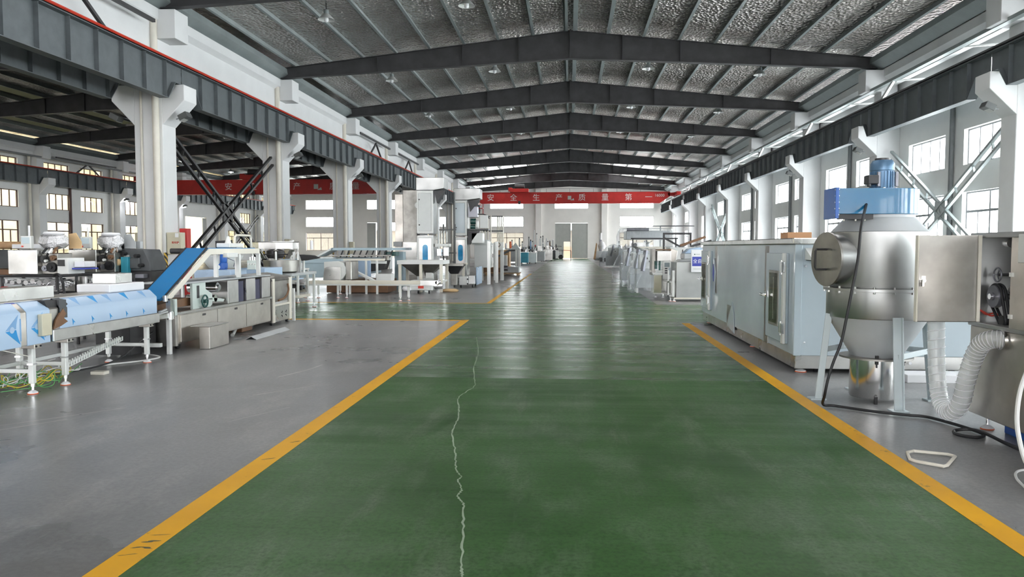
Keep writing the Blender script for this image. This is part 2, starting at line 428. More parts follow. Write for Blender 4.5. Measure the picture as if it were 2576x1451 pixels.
# the pale open crack that wanders down the green coating
def ribbon(pts, w, z=0.0022):
    mb = MB(); L = []
    for i, (x, y) in enumerate(pts):
        ww = w * (0.6 + 0.8 * random.random())
        L += [(x - ww / 2, y, z), (x + ww / 2, y, z)]
    return mb.add(L, [(2 * i, 2 * i + 1, 2 * i + 3, 2 * i + 2) for i in range(len(pts) - 1)])
CR = [(-.45, 3.17), (-.47, 3.29), (-.52, 3.67), (-.57, 4.06), (-.59, 4.13), (-.63, 4.23), (-.62, 4.34), (-.67, 4.51), (-.66, 4.58), (-.71, 4.74), (-.76, 5.02), (-.81, 5.3), (-.89, 5.74),
      (-.91, 6.14), (-.96, 6.59), (-1.03, 7.0), (-1.0, 7.33), (-.96, 7.69), (-1.1, 8.7), (-1.21, 10.02), (-1.44, 11.79)]
crack = [(p.x + random.uniform(-0.006, 0.006), p.y) for p in spline([(x, y, 0) for x, y in CR], 9)]
paint('crack_pale', (0.30, 0.38, 0.27), 0.6, 0.2)
paint('scrape_pale', (0.52, 0.51, 0.49), 0.7, 0.15)
paint('scuff_dark', (0.10, 0.085, 0.03), 0.6, 0.15)
part('crack', ribbon(crack, 0.010), 'crack_pale', floor)
for pts, w in (([(-5.0, 5.1), (-4.35, 5.8), (-3.9, 6.35)], 0.018), ([(-4.6, 5.2), (-4.1, 5.9)], 0.016), ([(-3.15, 8.0), (-3.0, 8.5), (-2.95, 8.9)], 0.02), ([(-3.9, 4.05), (-2.3, 4.0)], 0.006), ([(-3.0, 7.0), (-2.6, 7.5)], 0.012), ([(-2.75, 5.9), (-2.45, 6.5)], 0.008)):
    part('scrape_mark', ribbon([(p.x, p.y) for p in spline([(x, y, 0) for x, y in pts], 8)], w * 1.4, 0.0016), 'scrape_pale', floor)

for pts, w in (([(-2.04, 3.36), (-1.99, 3.38), (-1.96, 3.36)], .022), ([(-2.02, 3.43), (-1.97, 3.46)], .025), ([(-2.05, 3.27), (-1.98, 3.30)], .008), ([(-2.03, 3.52), (-1.95, 3.54)], .014), ([(-2.03, 4.85), (-1.96, 4.9)], .012), ([(-2.0, 5.3), (-1.95, 5.35)], .012)):
    part('scuff_mark', ribbon([(p.x, p.y) for p in spline([(x, y, 0) for x, y in pts], 6)], w * 1.6, 0.0036), 'scuff_dark', floor)

# ---- walls with openings -------------------------------------------------
def wall(name, axis, at_, thick, u0, u1, z0, z1, holes, mat):
    us = sorted({u0, u1, *[h[0] for h in holes], *[h[1] for h in holes]}); zs = sorted({z0, z1, *[h[2] for h in holes], *[h[3] for h in holes]})
    mb = MB()
    for a, b in zip(zs, zs[1:]):
        run = None
        for c, d in list(zip(us, us[1:])) + [(None, None)]:
            solid = c is not None and not any(h[0] <= c and d <= h[1] and h[2] <= a and b <= h[3] for h in holes)
            if solid: run = [c, d] if run is None else [run[0], d]
            elif run:
                if axis == 'y': mb.bx(at_, at_ + thick, run[0], run[1], a, b)
                else: mb.bx(run[0], run[1], at_, at_ + thick, a, b)
                run = None
    return struct(name, mb, mat, smooth=False)

WIN = []                                   # (wall, u0, u1, z0, z1, style)
LEV = [(0.95, 3.12, 'low'), (3.97, 5.08, 'mid'), (6.35, 7.15, 'top')]
def bays(door_at):
    hs, ws = [], []
    for y in [-23.84, -14.84, -5.84] + YC:
        for a, b in ((1.25, 3.95), (5.15, 7.85)):
            for z0, z1, st in LEV:
                if st != 'top' and y == door_at: continue
                hs.append((y + a, y + b, z0, z1)); ws.append((y + a, y + b, z0, z1, st))
    if door_at: hs.append((door_at + 2.3, door_at + 6.5, 0.0, 4.25))
    return hs, ws
HR, WR = bays(66.16)
HL, WL = bays(66.16)
wall('wall_right', 'y', XR, 0.24, Y0, Y1, 0, 8.56, HR, 'plaster')
wall('wall_left', 'y', XL - 0.24, 0.24, Y0, Y1, 0, 8.56, HL, 'plaster')
HE, WE = [], []
for x0, x1 in ((-9.79, -5.68), (6.07, 10.16), (-33.0, -29.3), (-18.0, -14.0)):
    for z0, z1, st in ((0.95, 3.14, 'low'), (3.88, 5.13, 'mid'), (6.07, 7.25, 'top')):
        HE.append((x0, x1, z0, z1)); WE.append((x0, x1, z0, z1, st))
for x0, x1 in ((-1.86, 2.25), (-25.2, -21.4)):
    HE.append((x0, x1, 6.07, 7.25)); WE.append((x0, x1, 6.07, 7.25, 'top'))
HE += [(-1.76, 2.2, 0, 4.31), (-25.2, -21.4, 0, 4.42)]
gable = [(XL - 0.24, 0.0)]
wall('wall_far', 'x', Y1, 0.24, XL - 0.24, XR + 0.24, 0, 8.3, HE, 'plaster_end')
struct('wall_far_gable', MB().prism([(XM, 8.3), (XR + 0.2, 8.3), (XR + 0.2, 8.62), (0, 9.92), (XM, 8.62)], 'y', Y1, Y1 + 0.24), 'plaster_end')
struct('wall_far_gable', MB().prism([(XL - 0.2, 8.3), (XM, 8.3), (XM, 8.62), (APEX_L, 9.92), (XL - 0.2, 8.62)], 'y', Y1, Y1 + 0.24), 'plaster_end')
HN = []
for x0, x1 in ((-9.79, -5.68), (6.07, 10.16), (-33.0, -29.3), (-18.0, -14.0)):
    for z0, z1 in ((0.95, 3.14), (3.88, 5.13), (6.07, 7.25)): HN.append((x0, x1, z0, z1))
HN += [(-1.86, 2.25, 6.07, 7.25), (-25.2, -21.4, 6.07, 7.25)]
wall('wall_near', 'x', Y0 - 0.24, 0.24, XL - 0.24, XR + 0.24, 0, 8.6, HN, 'plaster_end')

_pm = {}
def mesh_once(key, mb, mat):
    if key not in _pm:
        o = part('pane', mb, mat, None, smooth=False); _pm[key] = o.data; bpy.data.objects.remove(o)
    return _pm[key]
nwin = 0
def window(axis, at_, u0, u1, z0, z1, style, fmat, far):
    """frame is the window itself, each pane of glass a child"""
    global nwin; nwin += 1
    w, h = u1 - u0, z1 - z0; f = 0.045
    def B(mb, a, b, c, d, t):
        return mb.bx(-t, t, a, b, c, d) if axis == 'y' else mb.bx(a, b, -t, t, c, d)
    cells = []
    if style == 'low':
        zt = h * 0.72
        cells += [(0, w / 2, zt, h), (w / 2, w, zt, h)] + [(w / 4 * i, w / 4 * (i + 1), 0, zt) for i in range(4)]
    else: cells += [(w / 4 * i, w / 4 * (i + 1), 0, h) for i in range(4)]
    key = (axis, round(w, 2), round(h, 2), style, fmat)
    if key not in _pm:
        mb = MB()
        B(mb, 0, w, 0, f, .035); B(mb, 0, w, h - f, h, .035); B(mb, 0, f, f, h - f, .035); B(mb, w - f, w, f, h - f, .035)
        if style == 'low':
            B(mb, f, w - f, zt - .035, zt + .035, .033); B(mb, w / 2 - .035, w / 2 + .035, f, zt - .035, .033); B(mb, w / 2 - .035, w / 2 + .035, zt + .035, h - f, .033)
            for q in (.25, .75): B(mb, w * q - .02, w * q + .02, f, zt - .035, .03)
        else:
            for q in (.25, .5, .75): B(mb, w * q - .022, w * q + .022, f, h - f, .03)
        o = part('window', mb, fmat, None, smooth=False); _pm[key] = o.data; bpy.data.objects.remove(o)
    o = bpy.data.objects.new('window_%d' % nwin, _pm[key]); COL.objects.link(o); o['kind'] = 'structure'
    o.location = (at_, u0, z0) if axis == 'y' else (u0, at_, z0)
    if far: cells = [(0, w, 0, h)]
    for a, b, c, d in cells:
        k = ('pane', axis, round(b - a, 2), round(d - c, 2))
        me = mesh_once(k, B(MB(), 0, b - a, 0, d - c, .004), 'window_glass')
        p = bpy.data.objects.new('pane', me); COL.objects.link(p); p.parent = o
        p.location = (0, a, c) if axis == 'y' else (a, 0, c)
for y0, y1, z0, z1, st in WR: window('y', XR + 0.17, y0, y1, z0, z1, st, 'frame_grey', y0 > 50)
for y0, y1, z0, z1, st in WL: window('y', XL - 0.12, y0, y1, z0, z1, st, 'frame_brown', y0 > 66 or y0 < 38)
for x0, x1, z0, z1, st in WE: window('x', Y1 + 0.15, x0, x1, z0, z1, st, 'frame_brown', True)

# ---- doors ------------------------------------------------------------
def leaf_with_wicket(name, x0, x1, y, h, mat, wicket=None):
    d = struct(name, MB().bx(x0, x1, y, y + 0.06, 0.03, h) if not wicket else
               MB().bx(x0, wicket[0], y, y + .06, .03, h).bx(wicket[1], x1, y, y + .06, .03, h).bx(wicket[0], wicket[1], y, y + .06, wicket[2], h), mat)
    for x in (x0 + 0.04, x1 - 0.04): part('stile', MB().bx(x - .04, x + .04, y - .025, y, .03, h), mat, d)
    for z in (0.1, h * .5, h - .06): part('rail', MB().bx(x0 + .08, x1 - .08, y - .02, y, z - .04, z + .04) if not (wicket and z < wicket[2]) else MB().bx(x0 + .08, wicket[0], y - .02, y, z - .04, z + .04), mat, d)
    return d
leaf_with_wicket('door_1', -1.76, 0.14, Y1 + .02, 4.3, 'door_grey', (-0.72, 0.10, 2.05))
leaf_with_wicket('door_2', 0.24, 2.2, Y1 + .02, 4.3, 'door_grey')
leaf_with_wicket('door_3', -25.2, -24.1, Y1 + .02, 4.4, 'door_grey')
d = struct('door_4', MB().bx(XR + .1, XR + .16, 68.46, 70.4, .03, 4.2), 'door_grey'); part('rail', MB().bx(XR + .07, XR + .1, 68.5, 70.35, 2.0, 2.1), 'door_grey', d)
d = struct('door_5', MB().bx(XL - .16, XL - .1, 72.0, 72.66, .03, 4.2), 'door_grey'); part('rail', MB().bx(XL - .1, XL - .07, 72.0, 72.66, 2.0, 2.1), 'door_grey', d)

# ---- pilasters at the end walls -----------------------------------------
for i, x in enumerate((-3.8, 4.2, -11.85, -19.6, -27.5)):
    struct('trim_%d' % (i + 1), MB().bx(x - .35, x + .35, Y1 - .35, Y1, 0, 8.4), 'plaster_end', bev=.01)
for i, (y, z, w) in enumerate(((Y1 - .04, 5.6, 1),)): pass

# ---- columns ----------------------------------------------------------
ncol = 0
def column(x0, x1, y, corb, block, mat='column_white', pipes=(), cpipe='pipe_cream', top=8.0):
    """concrete post; corbels are wedge-shaped seats for the crane girders"""
    global ncol; ncol += 1
    c = struct('column', MB().bx(x0, x1, y - .36, y + .36, 0, 5.93).bx(x0 + .12, x1 - .12, y - .34, y + .34, 5.93, top), mat, bev=.015)
    for xa, xt in corb:                                   # xa at the post, xt the tip
        part('corbel', MB().prism([(xa, 4.83), (xt, 5.5), (xt, 5.93), (xa, 5.93)], 'y', y - .36, y + .36), mat, c, .012)
    for xa, xb, zb, zt in block: part('bracket', MB().bx(xa, xb, y - .37, y + .37, zb, zt), mat, c, .01)
    for px, py, r in pipes: part('downpipe', MB().cyl((px, py, 0.0), (px, py, 7.7), r, n=14), cpipe, c)
    return c
LEFTCOL = {}
for i, y in enumerate(YC):
    LEFTCOL[i] = column(-12.21, -11.38, y, ((-11.38, -10.74), (-12.21, -12.86)), ((-11.6, -10.95, 7.2, 8.0), (-12.65, -12.0, 7.2, 8.0)),
           pipes=((-11.53, y - .45, .095), (-11.98, y - .40, .035)))
    column(11.47, XR, y, ((11.47, 10.78),), ((11.0, 11.7, 7.2, 8.0),), pipes=((12.1, y + .50, .085), (12.17, y + .72, .05)), mat='column_white')
    column(XL, XL + .83, y, ((XL + .83, XL + 1.5),), ((XL + .7, XL + 1.2, 7.2, 8.0),), pipes=((XL + .3, y - .5, .09),), mat='column_white', cpipe='pipe_cream')
# corner guards at the feet of the posts beside the machines
for i in (2, 3, 4):
    y = YC[i]
    for x in (-12.21, -11.38):
        part('corner_guard', MB().bx(x - .035, x + .035, y - .40, y - .32, .0, 1.25), 'hazard_stripe', LEFTCOL[i])

# ---- white ring beams over the columns -----------------------------------
def ring_beam(name, x, side, zlo=6.72):
    """deep lower beam with a lip along its top edge, on the side that faces the bay"""
    o = struct(name, MB().bx(x - .12, x + .12, Y0, Y1, zlo, 8.0), 'column_white')
    for s in side:
        part('lip', MB().prism([(x + s * .12, 7.62), (x + s * .30, 7.74), (x + s * .30, 8.02), (x + s * .12, 8.02)], 'y', Y0, Y1), 'column_white', o)
    return o
ring_beam('trim_11', -11.72, (1, -1)); ring_beam('trim_12', 11.95, (-1,), 7.4); ring_beam('trim_13', XL + .35, (1,), 7.4)

# ---- roof: rafters, purlins, foil, light sheets -----------------------------
ceiling = thing('ceiling', kind='structure')
def zb(x): return 8.70 - 0.0505 * abs(x)         # underside of a rafter
def zt(x): return 9.75 - 0.1085 * abs(x)         # its top edge
def rafter(xc, y):
    X = 11.55
    web = MB().prism([(xc - X, zb(X)), (xc, zb(0)), (xc + X, zb(X)), (xc + X, zt(X)), (xc, zt(0)), (xc - X, zt(X))], 'y', y - .012, y + .012)
    r = part('rafter', web, 'charcoal_steel', ceiling, smooth=False)
    fl = MB()
    for s in (-1, 1):
        for z in (zb, zt): fl.bar((xc, y, z(0)), (xc + s * X, y, z(X)), .26, .022)
    part('flange', fl, 'charcoal_steel', r, smooth=False)
    for x in (-7.6, -4.2, -2.0, 0, 2.0, 4.2, 7.6):
        w = .03 if x == 0 else .012
        part('stiffener', MB().bx(xc + x - w, xc + x + w, y - .12, y + .12, zb(x) + .01, zt(x) - .02 if x else zt(0) + .05), 'charcoal_steel', r, smooth=False)
for y in YC[1:] + [92.9]:
    rafter(0, y); rafter(APEX_L, y)
PX = (.2, 1.48, 2.84, 4.18, 5.54, 6.88, 8.22, 9.58, 10.95)
for xc in (0, APEX_L):
    for s in (-1, 1):
        for x in PX:
            z = zt(x); f = .10 * s
            part('purlin', MB().prism([(xc + s * x, z), (xc + s * x - f, z), (xc + s * x - f, z + .008), (xc + s * x - .008 * s, z + .008), (xc + s * x - .008 * s, z + .192), (xc + s * x + f, z + .192), (xc + s * x + f, z + .2), (xc + s * x, z + .2)], 'y', Y0, Y1),
                 'galvanised', ceiling, smooth=False)
        x = 11.7
        part('eave_gutter', MB().prism([(xc + s * 11.25, 8.28), (xc + s * 11.62, 8.05), (xc + s * 11.65, 8.05), (xc + s * 11.65, 8.5), (xc + s * 11.28, 8.5)], 'y', Y0, Y1), 'galvanised', ceiling, smooth=False)
def zr(x): return zt(x) + .2
SKY_MAIN = {75.16: ((1.55, 2.78), (4.25, 5.48), (5.6, 6.82), (6.95, 8.16)), 84.16: (), 57.16: ()}
def roof(xc, lights):
    for k, y in enumerate([Y0, -14.84, -5.84] + YC + [Y1]):
        ys = [Y0, -14.84, -5.84] + YC + [Y1]
        if k + 1 >= len(ys): break
        ya, yb = ys[k], ys[k + 1]
        for s in (-1, 1):
            gaps = [g for (yy, ss, g) in lights if abs(yy - ya) < .1 and ss == s]
            edges = [0.0]
            for g in sorted(gaps): edges += [g[0], g[1]]
            edges.append(11.85 if (xc == 0 and s < 0) or (xc < 0 and s > 0) else 12.55)
            for j, (a, b) in enumerate(zip(edges, edges[1:])):
                if b - a < .01: continue
                P = [(xc + s * a, zr(a)), (xc + s * b, zr(b)), (xc + s * b, zr(b) + .05), (xc + s * a, zr(a) + .05)]
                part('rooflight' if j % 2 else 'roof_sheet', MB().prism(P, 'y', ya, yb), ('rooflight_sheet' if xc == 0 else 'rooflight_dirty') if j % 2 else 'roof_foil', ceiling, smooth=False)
L1 = [(y, s, g) for y in (3.16, 12.16, 75.16) for s in (-1, 1) for g in ((4.25, 5.48), (5.6, 6.82), (6.95, 8.16))]  # rooflights of the two nearest bays are unseen, added to brighten the foreground
L2 = [(y, s, g) for y in (21.16, 30.16, 39.16) for s in (-1, 1) for g in ((4.4, 5.3), (8.4, 9.4))] + [(75.16, 1, (4.25, 6.8)), (66.16, 1, (5.6, 8.1))]
roof(0, L1); roof(APEX_L, L2)

# ---- outside: lit passage next door, the shed behind ---------------------
nb = thing('outside_building', 'cream passage wall standing beyond the brown framed windows', 'building', (-44, 40, 0))
part('wall', MB().bx(-44.5, -44.2, Y0 - .3, Y1 + .3, -.1, 9.2), 'cream_wall', nb)
part('roof', MB().bx(-44.5, XL - .26, Y0 - .3, Y1 + .3, 9.2, 9.4), 'cream_wall', nb)
part('floor', MB().bx(-44.5, XL - .26, Y0 - .3, Y1 + .3, -.2, -.1), 'outside_concrete', nb)
for y in (Y0 - .6, Y1 + .3): part('wall', MB().bx(-44.5, XL - .26, y, y + .3, -.1, 9.2), 'cream_wall', nb)
for y in range(-22, 94, 9):
    part('pier', MB().bx(-44.2, -43.8, y, y + .6, -.1, 9.2), 'cream_wall', nb)
    part('panel', MB().bx(-44.2, -44.1, y + 2.2, y + 5.6, 1.2, 3.4), 'machine_white', nb)
bw = thing('outside_building', 'low brown shed behind the far end doors and windows', 'building', (-4, 104, 0))
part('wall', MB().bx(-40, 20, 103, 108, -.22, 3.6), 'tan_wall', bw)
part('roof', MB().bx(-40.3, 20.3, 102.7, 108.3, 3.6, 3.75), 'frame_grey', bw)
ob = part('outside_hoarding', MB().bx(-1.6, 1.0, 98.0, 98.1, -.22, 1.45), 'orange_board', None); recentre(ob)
tag(ob, 'orange hoarding seen through the open wicket of the grey end door', 'hoarding')
# ------------------------------------------------------------------ crane runway girders, cranes, lamps, braces
def girder(x, label, y0, y1, side):
    """plate girder in bay lengths: deep in the span, shallow over the corbels; rail on top, stiffeners on both faces"""
    t = thing('crane_girder', label, 'girder', (x, y0, 0))
    ys = [y0, -14.84, -5.84] + YC + [y1]
    for a, b in zip(ys, ys[1:]):
        P = [(a + .02, 5.95), (a + .55, 5.95), (a + .95, 5.46), (b - .95, 5.46), (b - .55, 5.95), (b - .02, 5.95), (b - .02, 6.46), (a + .02, 6.46)]
        if b - a < 3: P = [(a + .02, 5.95), (b - .02, 5.95), (b - .02, 6.46), (a + .02, 6.46)]
        part('web', MB().prism([(p, q) for p, q in P], 'x', x - .008, x + .008), 'girder_grey', t, smooth=False)
        fl = MB().bx(x - .17, x + .17, a + .02, b - .02, 6.44, 6.46)
        for (p, q), (r_, s_) in zip(P[:5], P[1:6]): fl.bar((x, p, q), (x, r_, s_), .26, .02)
        part('flange', fl, 'girder_grey', t, smooth=False)
        n_ = int((b - a) / .95)
        for k in range(1, n_):
            y = a + (b - a) * k / n_
            if y < 0: continue
            zlo = 5.46 if .95 < y - a < b - a - .95 else 5.95
            part('stiffener', MB().bx(x - .12, x + .12, y - .006, y + .006, zlo, 6.44), 'girder_grey', t, smooth=False)
    part('rail', MB().bx(x - .035, x + .035, y0, y1, 6.46, 6.57), 'dark_iron', t, smooth=False)
    part('conductor_rail', MB().tube([(x + side * .14, y0, 6.535), (x + side * .14, y1, 6.535)], .035, 6), 'dark_iron' if x > 0 else 'rail_red', t)
    return t
girder(-11.0, 'dark crane girder along the white columns, on the side of the green aisle', Y0, 93.5, 1)
girder(-12.62, 'dark crane girder behind the white columns, on the side of the darker bay', Y0, 93.5, -1)
girder(11.0, 'dark crane girder along the bright window wall on corbels', Y0, 93.5, -1)
girder(XL + 1.2, 'dark crane girder with red rail along the brown framed windows of the darker bay', Y0, 93.5, 1)

def bridge_crane(xa, xb, y, label, cabx, chars, num, ztop=6.95):
    t = thing('bridge_crane', label, 'crane', ((xa + xb) / 2, y, 5.7))
    zl = ztop - 1.12
    part('box_girder', MB().prism([(xa + .7, ztop), (xb - .7, ztop), (xb - .7, ztop - .45), (xb - 1.7, zl), (xa + 1.7, zl), (xa + .7, ztop - .45)], 'y', y - .3, y + .3), 'crane_red', t, .01)
    for z in (zl - .012, ztop): part('flange', MB().bx(xa + (1.7 if z < 6.5 else .7), xb - (1.7 if z < 6.5 else .7), y - .36, y + .36, z, z + .025), 'crane_red', t)
    for x in (xa, xb):
        e = part('end_carriage', MB().bx(x - .22, x + .22, y - 1.6, y + 1.6, 6.62, 6.98).bx(min(x, x + (.9 if x == xa else -.9)), max(x, x + (.9 if x == xa else -.9)), y - .3, y + .3, 6.62, 6.95), 'crane_red', t, .01)
        for dy in (-1.3, 1.3): part('wheel', MB().cyl((x - .08, y + dy, 6.72), (x + .08, y + dy, 6.72), .15, n=16), 'dark_iron', e)
    tr = part('trolley', MB().bx(cabx - .95, cabx + .95, y - .75, y + .5, ztop + .03, ztop + .38), 'crane_red', t, .015)
    part('hoist', MB().cyl((cabx - .5, y - .1, ztop + .62), (cabx + .5, y - .1, ztop + .62), .27, n=18), 'dark_iron', tr)
    part('motor', MB().bx(cabx - 1.15, cabx - .75, y - .4, y, ztop + .1, ztop + .5), 'crane_red', tr, .02)
    part('hook_block', MB().bx(cabx - .12, cabx + .12, y - .55, y - .4, zl - .1, zl + .25), 'dark_iron', tr, .02)
    # festoon wire over the girder
    fw = MB()
    for k in range(9):
        x = xa + 1.2 + (xb - xa - 2.4) * k / 8; fw.bar((x, y + .28, ztop), (x, y + .28, ztop + .42), .025, .025)
    fw.bar((xa + 1.2, y + .28, ztop + .42), (xb - 1.2, y + .28, ztop + .42), .022, .022)
    part('cable_wire', fw, 'galvanised_dark', t, smooth=False)
    for x, ch, sz in chars: text(t, 'lettering', ch, 'letter_white', (x, y - .306, (zl + ztop) / 2), (PI / 2, 0, 0), sz)
    if num: text(t, 'lettering', num[0], 'letter_white', (num[1], y - .306, ztop - .36), (PI / 2, 0, 0), .40)
    # maker's emblem: a grey ring-and-wedge mark
    ex = [c for c in chars if c[1] == ' '][0][0] if any(c[1] == ' ' for c in chars) else None
    if ex is not None:
        part('emblem', MB().bx(ex - .24, ex + .12, y - .31, y - .302, (zl + ztop) / 2 - .18, (zl + ztop) / 2 + .2).prism([(ex + .02, (zl + ztop) / 2 - .26), (ex + .42, (zl + ztop) / 2 - .26), (ex + .36, (zl + ztop) / 2 - .04)], 'y', y - .31, y - .302), 'door_grey', t)
    # access ladder frame under one end
    x = xa + 1.2; ld = MB()
    for dx in (0, .7):
        ld.bar((x + dx, y + .1, zl), (x + dx, y + .1, zl - 1.15), .05, .05)
        ld.bar((x + dx, y - .7, zl), (x + dx, y - .7, zl - 1.15), .05, .05)
    for z in (zl - .5, zl - 1.1):
        ld.bar((x, y - .7, z), (x + .7, y - .7, z), .05, .05); ld.bar((x, y + .1, z), (x + .7, y + .1, z), .05, .05); ld.bar((x, y - .7, z), (x, y + .1, z), .05, .05); ld.bar((x + .7, y - .7, z), (x + .7, y + .1, z), .05, .05)
    part('maintenance_cage', ld, 'crane_red', t, smooth=False)
    return t
bridge_crane(-10.9, 10.9, 79.6, 'red bridge crane over the green aisle near the grey end door', -5.2,
             [(-8.21, '安', .76), (-5.81, '全', .76), (-3.46, '生', .76), (-1.12, '产', .76), (.03, ' ', .8), (1.25, '质', .76), (3.61, '量', .76), (6.0, '第', .76), (8.05, '一', .76)], ('16000', 9.15), 7.02)
bridge_crane(XL + 1.3, -12.72, 60.0, 'dark red bridge crane across the darker bay behind the white columns', -25.2,
             [(-27.31, '安', .62), (-25.27, '全', .62), (-23.54, '生', .62), (-21.69, '产', .62), (-20.07, ' ', .8), (-18.74, '质', .62), (-16.91, '量', .62), (-15.2, '第', .62), (-13.95, '一', .62)], None, 6.75)

# ---- high bay lamps -------------------------------------------------------
def bay_lamp(x, y, z, label, lit, group):
    t = thing('pendant_lamp', label, 'lamp', (x, y, z), group)
    part('cord', MB().bx(x - .012, x + .012, y - .012, y + .012, z + .3, z + 1.0), 'dark_iron', t, smooth=False)
    part('cap', MB().lathe([(.05, z + .32), (.085, z + .30), (.085, z + .18), (.05, z + .16)], (x, y), 12), 'galvanised', t)
    part('shade', MB().lathe([(.07, z + .2), (.12, z + .16), (.27, z), (.262, z), (.11, z + .15), (.07, z + .18)], (x, y), 20, closed=True), 'machine_white' if not lit else 'galvanised', t)
    part('bulb', MB().lathe([(.03, z + .16), (.07, z + .08), (.075, z - .02), (.05, z - .07), (.01, z - .08)], (x, y), 12), 'led_lit' if lit else 'foam_white', t)
    return t
spots = ['outer row on the column side', 'inner row on the column side', 'inner row on the window side', 'outer row on the window side']
order = ['nearest', 'second nearest', 'third nearest', 'fourth nearest', 'fifth nearest', 'sixth nearest', 'farthest']
for j, y in enumerate((24.2, 33.2, 42.2, 51.2, 60.2, 69.2)):
    for k, x in enumerate((-7.75, -3.25, 3.3, 7.95)):
        if j == 0 and k > 1: continue
        oo = j if k < 2 else j - 1
        bay_lamp(x, y, 8.95 if abs(x) < 5 else 8.62, 'unlit white cone lamp, %s of the %s' % (order[oo], spots[k]), False, 'cone lamps over the aisle bay')
for x, y, lb in ((-31.4, 60.2, 'lit lamp high in the darker bay above the crossed braces'), (-31.4, 69.2, 'lit lamp in the darker bay seen over the red crane'), (-20.5, 60.2, 'lit lamp in the darker bay just past the second white column'),
                 (-20.5, 78.2, 'lit lamp in the darker bay beside the third white column')):
    bay_lamp(x, y, 8.35, lb, True, 'lit lamps of the darker bay')
bay_lamp(-16.5, 26.5, 8.25, 'unlit grey cone lamp under the dark roof above the nearest white corbel', False, 'lit lamps of the darker bay')

# ---- floodlights clamped under the corbels ----------------------------------
def flood(x, y, z, sx, label, lit=False):
    t = thing('floodlight', label, 'floodlight', (x, y, z), 'corbel floodlights')
    part('arm', MB().bar((x, y, z), (x + .22 * sx, y, z + .06), .03, .03), 'frame_grey', t)
    h = part('housing', MB().bar((x + .22 * sx, y - .16, z - .02), (x + .46 * sx, y - .16, z + .10), .30, .16), 'galvanised_dark', t, .01)
    part('lens', MB().bar((x + .24 * sx, y - .16, z - .10), (x + .46 * sx, y - .16, z + .02), .26, .01), 'led_lit' if lit else 'door_grey', t)
for i, nm in ((2, 'nearest'), (3, 'second'), (4, 'third'), (5, 'fourth')):
    y = YC[i]
    flood(-11.12, y - .1, 5.02, 1, 'small floodlight on the %s white column, under its aisle side corbel' % nm)
    if i < 4: flood(-12.45, y - .1, 5.02, -1, 'small floodlight on the %s white column, under its far side corbel' % nm)
for i, nm in ((2, 'nearest'), (3, 'second'), (4, 'third')):
    flood(11.15, YC[i] - .1, 5.0, -1, 'small floodlight under the %s corbel of the window wall' % nm)
for y, nm in ((57.16, 'first'), (66.16, 'second')):
    flood(XL + 1.05, y - .2, 5.0, 1, 'lit floodlight on the %s corbel above the brown framed windows' % nm, True)

# ---- X braces of paired channels with battens ---------------------------------
def x_brace(x, ya, yb, z0, z1, mat, label, cat='brace', gap=.32):
    t = thing('cross_brace', label, cat, (x, (ya + yb) / 2, z0))
    for s in (0, 1):
        A, B = Vector((x + s * .02, ya if s == 0 else yb, z1)), Vector((x + s * .02, yb if s == 0 else ya, z0))
        d = (B - A).normalized(); nrm = d.cross(Vector((1, 0, 0))).normalized() * gap / 2
        for q in (-1, 1): part('channel', MB().bar(A + nrm * q, B + nrm * q, .10, .075), mat, t, smooth=False)
        for k in range(1, 8):
            p = A + (B - A) * k / 8; part('batten', MB().bar(p - nrm, p + nrm, .07, .02), mat, t, smooth=False)
    mid = Vector((x, (ya + yb) / 2, (z0 + z1) / 2)); part('gusset', MB().bx(mid.x - .02, mid.x + .05, mid.y - .35, mid.y + .35, mid.z - .3, mid.z + .3), mat, t, smooth=False)
    return t
x_brace(-11.8, 21.66, 29.66, .35, 4.8, 'dark_iron', 'dark crossed brace between the two nearest white columns, behind the blue belt conveyor')
x_brace(11.9, 21.66, 29.66, .35, 4.8, 'galvanised', 'grey crossed brace between window wall posts, behind the blue fan and dust tank')
x_brace(11.9, 57.65, 65.65, .35, 4.8, 'galvanised', 'far grey crossed brace low on the window wall beyond the wrapped machines')
x_brace(XL + .6, 75.65, 83.65, .35, 4.8, 'dark_iron', 'far crossed brace on the brown window wall of the darker bay')

def v_brace(x, y, z0, z1, mat, label):
    t = thing('bracket_brace', label, 'brace', (x, y, z0))
    for dy in (-1.5, 1.5): part('strut', MB().bar((x, y, z1), (x, y + dy, z0), .08, .08), mat, t, smooth=False)
    part('tie', MB().bar((x, y - 3.4, z1 + .12), (x, y + 3.4, z1 + .12), .09, .09), mat, t, smooth=False)
    return t
for y, nm in ((16.66, 'nearest'), (43.66, 'second'), (52.66, 'third')):
    v_brace(-11.15, y, 6.46, 7.35, 'charcoal_steel', '%s dark v-shaped strut between the white beam and the red topped girder' % nm)
v_brace(XL + 1.05, 52.66, 6.46, 7.3, 'charcoal_steel', 'dark v-shaped strut above the girder on the brown window wall')
# long channel along the window wall with short brackets
t = thing('wall_channel', 'long grey channel on brackets running along the top of the window wall', 'channel', (11.25, 12, 7.2))
part('channel', MB().bx(11.16, 11.34, 12, 93, 7.18, 7.28), 'galvanised', t, smooth=False)
for k in range(18):
    y = 14.4 + 4.5 * k
    part('bracket', MB().bar((11.34, y, 7.2), (12.2, y - .25, 7.2), .05, .05), 'alu_white', t, smooth=False)
    if k % 2: part('strut', MB().bar((11.25, y, 7.2), (11.1, y + .9, 6.5), .09, .09), 'alu_white', t, smooth=False)
t = thing('wall_channel', 'long dark channel along the top of the brown framed window wall', 'channel', (XL + 1, 40, 7.2))
part('channel', MB().bx(XL + .95, XL + 1.1, 30, 93, 7.22, 7.32), 'frame_grey', t, smooth=False)
